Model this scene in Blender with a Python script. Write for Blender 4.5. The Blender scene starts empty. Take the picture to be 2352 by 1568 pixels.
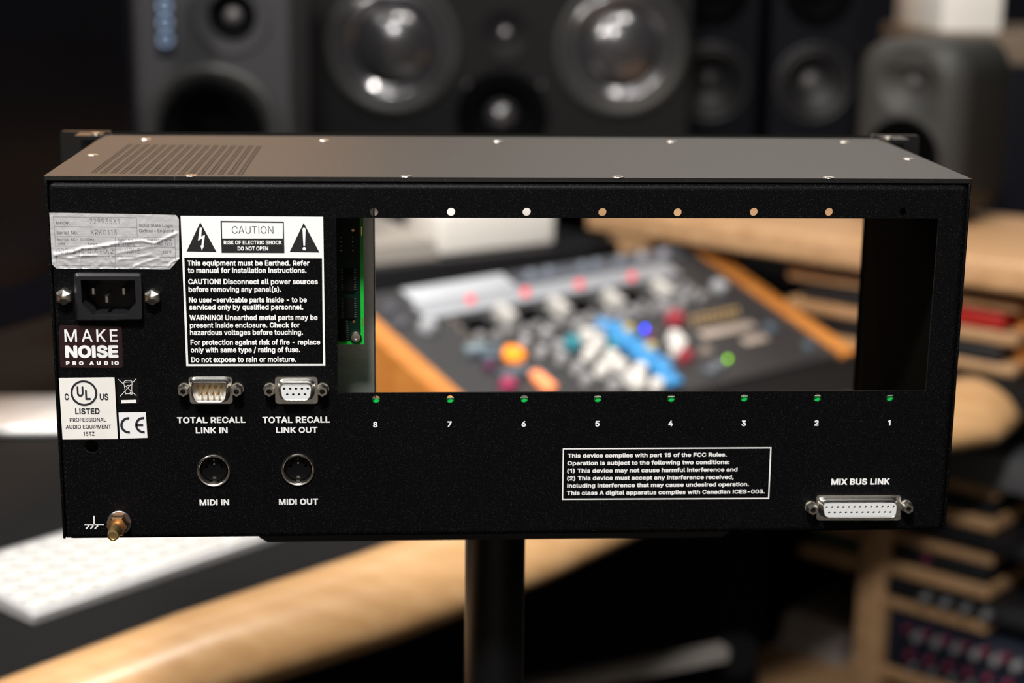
import bpy, math, random
from mathutils import Vector, Matrix, geometry
random.seed(7)
R = math.radians
SC = bpy.context.scene
COL = SC.collection

# ------------------------------------------------------------------ camera
# origin: middle of the chassis' lower rear edge; floor 0.95 m below it
cam_d = bpy.data.cameras.new('camera'); cam = bpy.data.objects.new('camera', cam_d); COL.objects.link(cam)
PITCH, YAW, ROLL = .2341, .0654, .0123
fwd = Vector((math.sin(YAW)*math.cos(PITCH), math.cos(YAW)*math.cos(PITCH), -math.sin(PITCH)))
rgt = Vector((math.cos(YAW), -math.sin(YAW), 0)); upv = rgt.cross(fwd)
r2 = math.cos(ROLL)*rgt + math.sin(ROLL)*upv; u2 = -math.sin(ROLL)*rgt + math.cos(ROLL)*upv
M = Matrix((r2, u2, -fwd)).transposed().to_4x4(); M.translation = Vector((-.0521, -.78, .2838))
cam.matrix_world = M
cam_d.sensor_width = 36; cam_d.lens = 3886.3*36/2352
cam_d.clip_start = .02; cam_d.clip_end = 50
cam_d.dof.use_dof = True; cam_d.dof.focus_distance = .80; cam_d.dof.aperture_fstop = 5.2
SC.camera = cam
# ------------------------------------------------------------------ world, lights, exposure
SC.view_settings.view_transform = 'Standard'; SC.view_settings.look = 'None'
SC.view_settings.gamma = 1; SC.view_settings.exposure = 0; SC.view_settings.use_curve_mapping = False
W = bpy.data.worlds.new('world'); SC.world = W; W.use_nodes = True
W.node_tree.nodes['Background'].inputs[0].default_value = (.9, .95, 1, 1)
W.node_tree.nodes['Background'].inputs[1].default_value = .015

def area(name, loc, target, power, size, color=(1, 1, 1), size_y=None, spread=180):
    l = bpy.data.lights.new(name, 'AREA'); l.energy = power; l.color = color
    l.shape = 'RECTANGLE' if size_y else 'DISK'; l.size = size
    if size_y: l.size_y = size_y
    l.spread = R(spread)
    o = bpy.data.objects.new(name, l); COL.objects.link(o); o.location = loc
    o.rotation_euler = (Vector(target)-Vector(loc)).to_track_quat('-Z', 'Y').to_euler()
    return o
area('ceiling_lamp_front', (-.22, -.95, 1.38), (0, 0, .08), 38, .22, (1, .975, .94))
area('ceiling_lamp_desk', (.05, .75, 1.5), (-.1, .75, -.2), 11.5, .13, (1, .95, .88))
strip = area('added_stripe_light', (.25, 2.35, 1.5), (.25, 2.35, 0), 8.5, 3.0, (1, .96, .92), .10); strip.rotation_euler = (0, 0, R(45))  # unseen strip, added to draw a highlight along the wooden desk edge
area('ceiling_lamp_left', (-.75, .35, 1.5), (-.5, .6, -.2), 6, .12, (1, .96, .9))
area('ceiling_lamp_console', (.55, .85, 1.5), (.35, 1.2, -.2), 15, .12, (1, .95, .88))
area('added_wall_fill', (0, -1.7, 1.58), (0, -2.6, .3), 16, 1.2, (1, .93, .85), .3)  # added to light the front wall, which the metal parts reflect
area('added_rack_fill', (-.9, -.1, 1.2), (.6, 1.3, -.4), 15, .12, (1, .93, .84), spread=120)  # low side fill, added to brighten the upright slat faces
area('added_overhead_fill', (0, -1.6, 1.60), (0, -1.6, 0), 7, 2.2, (1, .97, .93), 1.0)  # unseen soft panel, added for reflections in upward-facing metal
area('added_sheen_left', (-1.0, 3.3, 1.12), (0, 0, .1), 9.5, 1.7, (1, .54, .25), .5)  # added warm emitter at the back, gives the top cover its grazing sheen
area('added_sheen_right', (.9, 3.3, 1.12), (0, 0, .1), 3.2, 1.7, (1, .84, .68), .5)  # added paler emitter, same sheen on the right of the cover

# ------------------------------------------------------------------ materials
def mat(name, col, rough=.5, metal=0, emit=None, estr=0, bump=0, bscale=100, var=0, vscale=8, spec=.5, coat=0, trans=0, aniso=None):
    m = bpy.data.materials.new(name); m.use_nodes = True
    nt = m.node_tree; b = nt.nodes['Principled BSDF']
    b.inputs['Base Color'].default_value = (*col, 1); b.inputs['Roughness'].default_value = rough
    b.inputs['Metallic'].default_value = metal; b.inputs['Specular IOR Level'].default_value = spec
    b.inputs['Coat Weight'].default_value = coat; b.inputs['Transmission Weight'].default_value = trans
    if emit: b.inputs['Emission Color'].default_value = (*emit, 1); b.inputs['Emission Strength'].default_value = estr
    tc = nt.nodes.new('ShaderNodeTexCoord')
    n = nt.nodes.new('ShaderNodeTexNoise'); n.inputs['Scale'].default_value = vscale; n.inputs['Detail'].default_value = 4
    nt.links.new(tc.outputs['Object'], n.inputs['Vector'])
    rp = nt.nodes.new('ShaderNodeValToRGB')
    v = max(var, .04)
    rp.color_ramp.elements[0].color = (*[c*(1-v) for c in col], 1); rp.color_ramp.elements[1].color = (*[min(1, c*(1+v)) for c in col], 1)
    rp.color_ramp.elements[0].position = .3; rp.color_ramp.elements[1].position = .7
    nt.links.new(n.outputs['Fac'], rp.inputs['Fac']); nt.links.new(rp.outputs['Color'], b.inputs['Base Color'])
    if bump:
        n2 = nt.nodes.new('ShaderNodeTexNoise'); n2.inputs['Scale'].default_value = bscale; n2.inputs['Detail'].default_value = 2
        nt.links.new(tc.outputs['Object'], n2.inputs['Vector'])
        bp = nt.nodes.new('ShaderNodeBump'); bp.inputs['Strength'].default_value = bump; bp.inputs['Distance'].default_value = .3/bscale
        nt.links.new(n2.outputs['Fac'], bp.inputs['Height']); nt.links.new(bp.outputs['Normal'], b.inputs['Normal'])
    return m

def powder(name, col, glint, rough, flo, scratch=False, spec=.08):
    # textured powder coat: fine orange-peel grain; pale dots paint its glints into the colour
    m = mat(name, col, rough, 0, bump=.45, bscale=2300, spec=spec)
    nt = m.node_tree; b = nt.nodes['Principled BSDF']; tc = nt.nodes['Texture Coordinate']
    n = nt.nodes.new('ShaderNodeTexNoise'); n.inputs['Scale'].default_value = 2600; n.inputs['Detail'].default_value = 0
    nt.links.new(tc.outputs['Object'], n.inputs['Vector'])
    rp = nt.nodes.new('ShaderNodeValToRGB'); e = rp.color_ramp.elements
    e[0].position = flo; e[0].color = (*col, 1); e[1].position = flo+.06; e[1].color = (*glint, 1)
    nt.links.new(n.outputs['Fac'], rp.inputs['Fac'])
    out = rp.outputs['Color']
    if scratch:
        mp = nt.nodes.new('ShaderNodeMapping'); mp.inputs['Rotation'].default_value = (0, 0, .6); mp.inputs['Scale'].default_value = (7, 55, 1)
        nt.links.new(tc.outputs['Object'], mp.inputs['Vector'])
        ns = nt.nodes.new('ShaderNodeTexNoise'); ns.inputs['Scale'].default_value = 9; ns.inputs['Detail'].default_value = 6; ns.inputs['Roughness'].default_value = .75
        nt.links.new(mp.outputs['Vector'], ns.inputs['Vector'])
        r3 = nt.nodes.new('ShaderNodeValToRGB'); r3.color_ramp.elements[0].position = .70; r3.color_ramp.elements[1].position = .76
        nt.links.new(ns.outputs['Fac'], r3.inputs['Fac'])
        mx = nt.nodes.new('ShaderNodeMix'); mx.data_type = 'RGBA'
        nt.links.new(r3.outputs['Color'], mx.inputs['Factor']); nt.links.new(out, mx.inputs['A']); mx.inputs['B'].default_value = (.16, .15, .14, 1)
        out = mx.outputs['Result']
    nt.links.new(out, b.inputs['Base Color'])
    return m

def wood(name, c0, c1, ang, rough=.38, scale=1.0):
    m = bpy.data.materials.new(name); m.use_nodes = True
    nt = m.node_tree; b = nt.nodes['Principled BSDF']; b.inputs['Roughness'].default_value = rough
    tc = nt.nodes.new('ShaderNodeTexCoord'); mp = nt.nodes.new('ShaderNodeMapping')
    mp.inputs['Rotation'].default_value = (0, 0, -ang); mp.inputs['Scale'].default_value = (2.2*scale, 70*scale, 70*scale)
    nt.links.new(tc.outputs['Object'], mp.inputs['Vector'])
    n = nt.nodes.new('ShaderNodeTexNoise'); n.inputs['Scale'].default_value = 1; n.inputs['Detail'].default_value = 5; n.inputs['Distortion'].default_value = .15
    nt.links.new(mp.outputs['Vector'], n.inputs['Vector'])
    rp = nt.nodes.new('ShaderNodeValToRGB'); rp.color_ramp.elements[0].color = (*c0, 1); rp.color_ramp.elements[1].color = (*c1, 1)
    rp.color_ramp.elements[0].position = .35; rp.color_ramp.elements[1].position = .68
    nt.links.new(n.outputs['Fac'], rp.inputs['Fac']); nt.links.new(rp.outputs['Color'], b.inputs['Base Color'])
    return m

BLK = (.0022, .0022, .0028)
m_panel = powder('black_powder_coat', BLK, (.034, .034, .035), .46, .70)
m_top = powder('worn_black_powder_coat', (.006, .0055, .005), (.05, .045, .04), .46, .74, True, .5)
m_inner = mat('inner_black_steel', (.004, .004, .003), .9, spec=.03)
m_print = mat('white_screen_print', (.86, .86, .86), .6)
m_ink = mat('black_ink', (.008, .008, .009), .55, bump=.3, bscale=1200)
m_inkb = mat('blue_black_ink', (.012, .012, .02), .6)
m_paper = mat('off_white_label_vinyl', (.80, .785, .75), .5, var=.05, vscale=60)
m_white = mat('white_label_vinyl', (.82, .82, .83), .5)
m_gloss = mat('glossy_black_sticker', (.004, .004, .004), .25)
m_plum = mat('plum_black_vinyl', (.021, .008, .009), .35)
m_grayink = mat('grey_ink', (.07, .07, .085), .6)
m_foil = mat('crumpled_silver_foil', (.62, .62, .64), .40, .35, bump=.25, bscale=260, var=.06, vscale=120)
m_nickel = mat('nickel_plated_steel', (.70, .66, .61), .28, 1, bump=.06, bscale=700)
m_tin = mat('tin_plated_steel', (.72, .71, .68), .24, 1, bump=.10, bscale=500)
m_zinc = mat('zinc_washer_steel', (.42, .43, .46), .3, 1, bump=.1, bscale=400)
m_brass = mat('brass', (.90, .66, .30), .34, 1, bump=.06, bscale=600)
m_copper = mat('coppery_brass', (.70, .40, .22), .28, 1, bump=.06, bscale=600)
m_gold = mat('gold_plated_contact', (.95, .62, .18), .2, 1)
m_insul = mat('white_connector_plastic', (.72, .73, .74), .45)
m_cream = mat('cream_connector_plastic', (.62, .58, .52), .5)
m_hole = mat('dark_socket_hole', (.01, .008, .006), .6)
m_plast = mat('black_inlet_plastic', (.011, .011, .013), .42, bump=.12, bscale=900, spec=.35)
m_sock = mat('black_socket_plastic', (.003, .003, .0035), .35, spec=.2)
m_pcb = mat('green_circuit_board', (.0, .012, .006), .45, spec=.2)
m_pcbedge = mat('bright_green_board_edge', (.0, .42, .03), .5)
m_green = mat('green_solder_mask', (.0, .55, .08), .5)
m_lime = mat('pale_green_board_edge', (.50, .80, .50), .5)
m_chip = mat('black_chip_epoxy', (.003, .003, .003), .7, spec=.1)
m_lead = mat('dull_tin_leads', (.10, .13, .13), .5, .6)
m_alu = mat('brushed_aluminium', (.55, .56, .54), .42, .9, bump=.1, bscale=300)
m_satin = mat('satin_black_paint', (.004, .004, .0045), .35)
m_desk = mat('black_desk_mat', (.007, .007, .0075), .7, spec=.10)
m_navy = mat('navy_black_laminate', (.0025, .0028, .006), .6, spec=.15)
m_wood = wood('oiled_beech_wood', (.46, .265, .12), (.53, .325, .16), R(44), .27)
m_woodr = wood('rack_beech_wood', (.39, .22, .105), (.49, .295, .155), R(134), .5)
m_woodo = wood('orange_stained_wood', (.50, .17, .03), (.60, .24, .05), R(128), .5)
m_key = mat('white_key_plastic', (.56, .56, .55), .5, spec=.2)
m_plaster = mat('pale_plaster', (.55, .52, .48), .9)
m_alum = mat('light_anodised_aluminium', (.80, .80, .81), .4, .3)
m_screen = mat('dark_screen_glass', (.002, .002, .003), .25, spec=.2)
m_wall = mat('charcoal_wall_paint', (.010, .010, .014), .9, spec=.1)
m_ceil = mat('grey_ceiling_paint', (.35, .34, .33), .9)
m_floor = mat('dark_floor_carpet', (.012, .011, .010), .95, bump=.3, bscale=300, spec=.1)
m_spk = mat('charcoal_cabinet_paint', (.022, .022, .025), .6, spec=.25)
m_spk2 = mat('black_cabinet_paint', (.0055, .0055, .0062), .6, spec=.12)
m_spk3 = mat('navy_cabinet_paint', (.0018, .0018, .0045), .65, spec=.12)
m_gen = mat('dark_grey_cast_enclosure', (.026, .026, .025), .55, spec=.3)
m_cone = mat('matt_black_cone', (.0015, .0015, .0018), .8, spec=.03)
m_cone2 = mat('dark_grey_paper_cone', (.010, .010, .011), .45, spec=.4)
m_gcone = mat('gloss_black_cone', (.06, .06, .066), .22, .6, spec=.9, coat=.5)
m_rub = mat('rubber_surround', (.018, .019, .019), .45, spec=.35)
m_dome = mat('grey_dome', (.055, .052, .055), .4)
m_logo = mat('pale_blue_badge', (.18, .27, .42), .4)
m_card = mat('brown_cardboard', (.16, .12, .085), .8)
m_sheet = mat('white_paper', (.78, .75, .71), .7)
m_sheetb = mat('pale_grey_paper', (.36, .33, .30), .7)
m_sheetg = mat('grey_paper', (.34, .31, .28), .7)
m_gear = mat('black_gear_panel', (.010, .010, .012), .45)
m_gearb = mat('blue_gear_panel', (.007, .011, .022), .5)
m_gearr = mat('red_gear_panel', (.35, .008, .006), .45)
m_gearg = mat('grey_gear_panel', (.13, .13, .135), .5)
m_gearn = mat('green_gear_panel', (.005, .05, .02), .5)
m_knobg = mat('grey_knob', (.20, .20, .21), .4)
m_knobm = mat('magenta_knob', (.16, .012, .045), .4)
m_console = mat('console_dark_panel', (.028, .028, .031), .42)

# ------------------------------------------------------------------ mesh helpers
class MB:
    def __init__(s): s.v = []; s.f = []; s.m = []; s.mats = []
    def mi(s, m):
        if m not in s.mats: s.mats.append(m)
        return s.mats.index(m)
    def add(s, vs, fs, m=None):
        k = len(s.v); i = s.mi(m) if m else 0
        s.v += [Vector(v) for v in vs]; s.f += [[k+a for a in f] for f in fs]; s.m += [i]*len(fs); return s
    def box(s, lo, hi, m=None, X=None):
        x0, y0, z0 = lo; x1, y1, z1 = hi
        vs = [Vector(p) for p in [(x0,y0,z0),(x1,y0,z0),(x1,y1,z0),(x0,y1,z0),(x0,y0,z1),(x1,y0,z1),(x1,y1,z1),(x0,y1,z1)]]
        if X: vs = [X @ v for v in vs]
        return s.add(vs, [(3,2,1,0),(4,5,6,7),(0,1,5,4),(1,2,6,5),(2,3,7,6),(3,0,4,7)], m)
    def rbox(s, lo, hi, b, m=None, X=None, seg=3):
        # box with rounded vertical corners and bevelled upper and lower rims
        x0, y0, z0 = lo; x1, y1, z1 = hi
        rad = min(b*1.2, (x1-x0)/2.01, (y1-y0)/2.01)
        def ring(ins, z):
            o = []
            for cx, cy, a0 in ((x1-rad, y1-rad, 0), (x0+rad, y1-rad, 90), (x0+rad, y0+rad, 180), (x1-rad, y0+rad, 270)):
                for k in range(seg+1):
                    a = R(a0+90*k/seg); rr = max(rad-ins, rad*.05); o.append((cx+rr*math.cos(a), cy+rr*math.sin(a), z))
            return o
        b = min(b, (z1-z0)/2.01); rings = []
        for k in range(seg+1):
            a = R(90*k/seg); rings.append(ring(b*(1-math.sin(a)), z0+b*(1-math.cos(a))))
        for k in range(seg+1):
            a = R(90*k/seg); rings.append(ring(b*(1-math.cos(a)), z1-b*(1-math.sin(a))))
        return s.loft(rings, m, True, X)
    def loft(s, rings, m=None, caps=True, X=None, closed=True):
        n = len(rings[0]); vs = [Vector(p) for r in rings for p in r]
        if X: vs = [X @ v for v in vs]
        fs = []
        for i in range(len(rings)-1):
            for j in range(n if closed else n-1):
                a = i*n+j; b = i*n+(j+1) % n; fs.append((a, b, b+n, a+n))
        if caps: fs.append(tuple(range(n-1, -1, -1))); fs.append(tuple((len(rings)-1)*n+j for j in range(n)))
        return s.add(vs, fs, m)
    def lathe(s, prof, X, n=32, m=None, caps=True, a0=0.0):
        # profile (radius, height) about local z of X
        rings = [[(max(r, 1e-6)*math.cos(a0+2*math.pi*k/n), max(r, 1e-6)*math.sin(a0+2*math.pi*k/n), h) for k in range(n)] for r, h in prof]
        return s.loft(rings, m, caps, X)
    def tube(s, pts, r, m=None, n=10, caps=True):
        pts = [Vector(p) for p in pts]; rings = []
        for i, p in enumerate(pts):
            d = (pts[min(i+1, len(pts)-1)]-pts[max(i-1, 0)]).normalized()
            a = d.orthogonal().normalized() if i == 0 else (a - d*a.dot(d)).normalized()
            b = d.cross(a); rings.append([p+(a*math.cos(2*math.pi*k/n)+b*math.sin(2*math.pi*k/n))*r for k in range(n)])
        return s.loft(rings, m, caps)
    def quad(s, pts, m=None): return s.add(pts, [tuple(range(len(pts)))], m)
    def build(s, name, m=None, parent=None, smooth=35, kind=None):
        me = bpy.data.meshes.new(name); me.from_pydata([tuple(v) for v in s.v], [], s.f)
        for mm in (s.mats or [m]): me.materials.append(mm)
        if s.mats: me.polygons.foreach_set('material_index', s.m)
        me.update()
        if smooth:
            me.polygons.foreach_set('use_smooth', [True]*len(me.polygons)); me.set_sharp_from_angle(angle=R(smooth))
        o = bpy.data.objects.new(name, me); COL.objects.link(o)
        if parent:
            o.parent = parent; bpy.context.view_layer.update()
            o.matrix_parent_inverse = parent.matrix_world.inverted()
        if kind: o['kind'] = kind
        return o

def frame(loc, z, x=(1, 0, 0)):
    z = Vector(z).normalized(); x = Vector(x); x = (x - z*x.dot(z)).normalized(); y = z.cross(x)
    X = Matrix((x, y, z)).transposed().to_4x4(); X.translation = Vector(loc); return X

def thing(name, label, cat, loc=(0, 0, 0), group=None):
    o = bpy.data.objects.new(name, None); COL.objects.link(o); o.location = loc
    o.empty_display_size = .02; o['label'] = label; o['category'] = cat
    if group: o['group'] = group
    bpy.context.view_layer.update(); return o
def tag(o, label, cat, group=None):
    o['label'] = label; o['category'] = cat
    if group: o['group'] = group
    return o

def fill2d(loops, thick=0.0):
    # filled flat shape with holes from 2-D loops; returns verts (x, y, z) and faces, thickness centred on z = 0
    cu = bpy.data.curves.new('shape', 'CURVE'); cu.dimensions = '2D'; cu.fill_mode = 'BOTH'; cu.extrude = thick/2
    for lp in loops:
        sp = cu.splines.new('POLY'); sp.points.add(len(lp)-1); sp.use_cyclic_u = True
        sp.points.foreach_set('co', [c for p in lp for c in (p[0], p[1], 0, 1)])
    return _curve_mesh(cu)
def _curve_mesh(cu):
    o = bpy.data.objects.new('shape', cu); COL.objects.link(o)
    bpy.context.view_layer.update()
    me = bpy.data.meshes.new_from_object(o.evaluated_get(bpy.context.evaluated_depsgraph_get()))
    vs = [v.co.copy() for v in me.vertices]; fs = [tuple(p.vertices) for p in me.polygons]
    bpy.data.objects.remove(o); bpy.data.curves.remove(cu); bpy.data.meshes.remove(me)
    return vs, fs
CAPH = {}
def swell(loops, e):
    # thicken closed outlines by e along mitred normals; holes run the other way round and shrink
    if not loops: return loops
    def area2(l): return sum(a[0]*b[1]-b[0]*a[1] for a, b in zip(l, l[1:]+l[:1]))
    sg = 1 if max((area2(l) for l in loops), key=abs) > 0 else -1
    out = []
    for l in loops:
        l = [p for p, q in zip(l, l[-1:]+l[:-1]) if math.hypot(p[0]-q[0], p[1]-q[1]) > .0015]; o = []
        for a, p, b in zip(l[-1:]+l[:-1], l, l[1:]+l[:1]):
            d0 = Vector((p[0]-a[0], p[1]-a[1])).normalized(); d1 = Vector((b[0]-p[0], b[1]-p[1])).normalized()
            n0 = Vector((d0.y, -d0.x))*sg; n1 = Vector((d1.y, -d1.x))*sg; m_ = n0+n1
            k = 2/max(m_.length_squared, 1.1); o.append((p[0]+m_.x*e*k/1, p[1]+m_.y*e*k/1))
        out.append(o)
    return out
GLYPH_MESH = {}
def _join(parts):
    V_, F_ = [], []
    for v, f in parts: k = len(V_); V_ += v; F_ += [tuple(k+i for i in q) for q in f]
    return V_, F_
def glyph_mesh(ch, bold):
    # one letter as a flat mesh; heavier weights merge the letter with a band laid along its outline
    key = (ch, bold)
    if key in GLYPH_MESH: return GLYPH_MESH[key]
    loops = [[(lp[k]/1000, lp[k+1]/1000) for k in range(0, len(lp), 2)] for lp in GLYPHS[ch][1:]]
    if not loops: GLYPH_MESH[key] = ([], []); return GLYPH_MESH[key]
    def ar(l): return sum(p[0]*q[1]-q[0]*p[1] for p, q in zip(l, l[1:]+l[:1]))
    src = swell(loops, bold) if bold < 0 else loops
    main = max(src, key=lambda l: abs(ar(l))); extra = [l for l in src if l is not main and ar(l)*ar(main) > 0]
    vs, fs = _join([fill2d([l for l in src if not any(l is e for e in extra)])]+[fill2d([l]) for l in extra])
    if bold > 0 or extra:   # overlapping strokes of a letter are merged too
        pts = [Vector((v.x, v.y)) for v in vs]; faces = [list(f) for f in fs]
        def area2(f): return sum(pts[i].x*pts[j].y-pts[j].x*pts[i].y for i, j in zip(f, f[1:]+f[:1]))
        for l in (loops if bold > 0 else []):
            l = [p for p, q in zip(l, l[-1:]+l[:-1]) if math.hypot(p[0]-q[0], p[1]-q[1]) > .0015]
            for a, b in zip(l, l[1:]+l[:1]):
                a = Vector(a); b = Vector(b); d = (b-a).normalized()*bold; n = Vector((-d.y, d.x)); k = len(pts)
                pts += [a-n, b-n, b+d*.75-n*.6, b+d*.75+n*.6, b+n, a+n, a-d*.75+n*.6, a-d*.75-n*.6]; faces.append(list(range(k, k+8)))
        faces = [f if area2(f) > 0 else f[::-1] for f in faces]
        ov, oe, of, iv, ie, iff = geometry.delaunay_2d_cdt(pts, [], faces, 0, 1e-5, True)
        polys = [[pts[i] for i in f] for f in faces]
        def covered(c): return any(all((b.x-a.x)*(c.y-a.y)-(b.y-a.y)*(c.x-a.x) >= 0 for a, b in zip(q, q[1:]+q[:1])) for q in polys)
        vs = ov; fs = [tuple(f) for f in of if covered(sum((ov[i] for i in f), Vector((0, 0)))/len(f))]
    GLYPH_MESH[key] = ([(v[0], v[1]) for v in vs], fs)
    return GLYPH_MESH[key]
def text_mesh(txt, bold=0.0, space=1.0):
    V_, F_ = [], []; x = 0.0
    for ch in txt:
        vs, fs = glyph_mesh(ch, bold); k = len(V_)
        V_ += [Vector((x+a, b, 0)) for a, b in vs]; F_ += [tuple(k+i for i in f) for f in fs]
        x += GLYPHS[ch][0]/1000*space+max(bold, 0)*.5
    return V_, F_
def cap_height(bold):
    if bold not in CAPH:
        vs, _ = text_mesh('H', bold); CAPH[bold] = (min(v.y for v in vs), max(v.y for v in vs))
    return CAPH[bold]
def put_text(mb, row, m, y=-.00008, bold=.022, space=1.0, depth=None):
    # row: (text, x left, x right, baseline z, cap height) in millimetres on the rear panel
    txt, xa, xb, zb, cap = row
    vs, fs = text_mesh(txt, bold, space)
    x0 = min(v.x for v in vs); x1 = max(v.x for v in vs); h0, h1 = cap_height(bold)
    sx = (xb-xa)/(x1-x0); sz = cap/(h1-h0)
    out = []
    for v in vs:
        x = xa+(v.x-x0)*sx; z = zb+(v.y-h0)*sz
        out.append((x/1000, y-(depth(x, z) if depth else 0), z/1000))
    mb.add(out, fs, m)
def circ(c, r, n=24, a0=0, a1=360):
    full = abs(a1-a0) >= 360; k = n if full else n+1
    return [(c[0]+r*math.cos(R(a0+(a1-a0)*i/n)), c[1]+r*math.sin(R(a0+(a1-a0)*i/n))) for i in range(k)]
def put_poly(mb, loops, m, y=-.00006, depth=None):
    vs, fs = fill2d(loops)
    mb.add([(v.x/1000, y-(depth(v.x, v.y) if depth else 0), v.y/1000) for v in vs], fs, m)
def stroke(pts, w):
    # polyline in mm -> list of quads (one loop per segment)
    out = []
    for (x0, z0), (x1, z1) in zip(pts, pts[1:]):
        d = math.hypot(x1-x0, z1-z0); nx, nz = -(z1-z0)/d*w/2, (x1-x0)/d*w/2
        out.append([(x0+nx, z0+nz), (x1+nx, z1+nz), (x1-nx, z1-nz), (x0-nx, z0-nz)])
    return out
def put_strokes(mb, pts, w, m, y, depth=None):
    for q in stroke(pts, w):
        mb.add([(a/1000, y-(depth(a, b) if depth else 0), b/1000) for a, b in q], [(3, 2, 1, 0)], m)
def rrect(q, r, n=5):
    # quad (TL, TR, BR, BL) with rounded corners
    out = []
    for i in range(4):
        p = Vector((*q[i], 0)); a = Vector((*q[i-1], 0)); b = Vector((*q[(i+1) % 4], 0))
        pa = p+(a-p).normalized()*r; pb = p+(b-p).normalized()*r
        for k in range(n+1):
            t = k/n; o = pa*(1-t)**2+p*2*t*(1-t)+pb*t*t; out.append((o.x, o.y))
    return out

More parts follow.
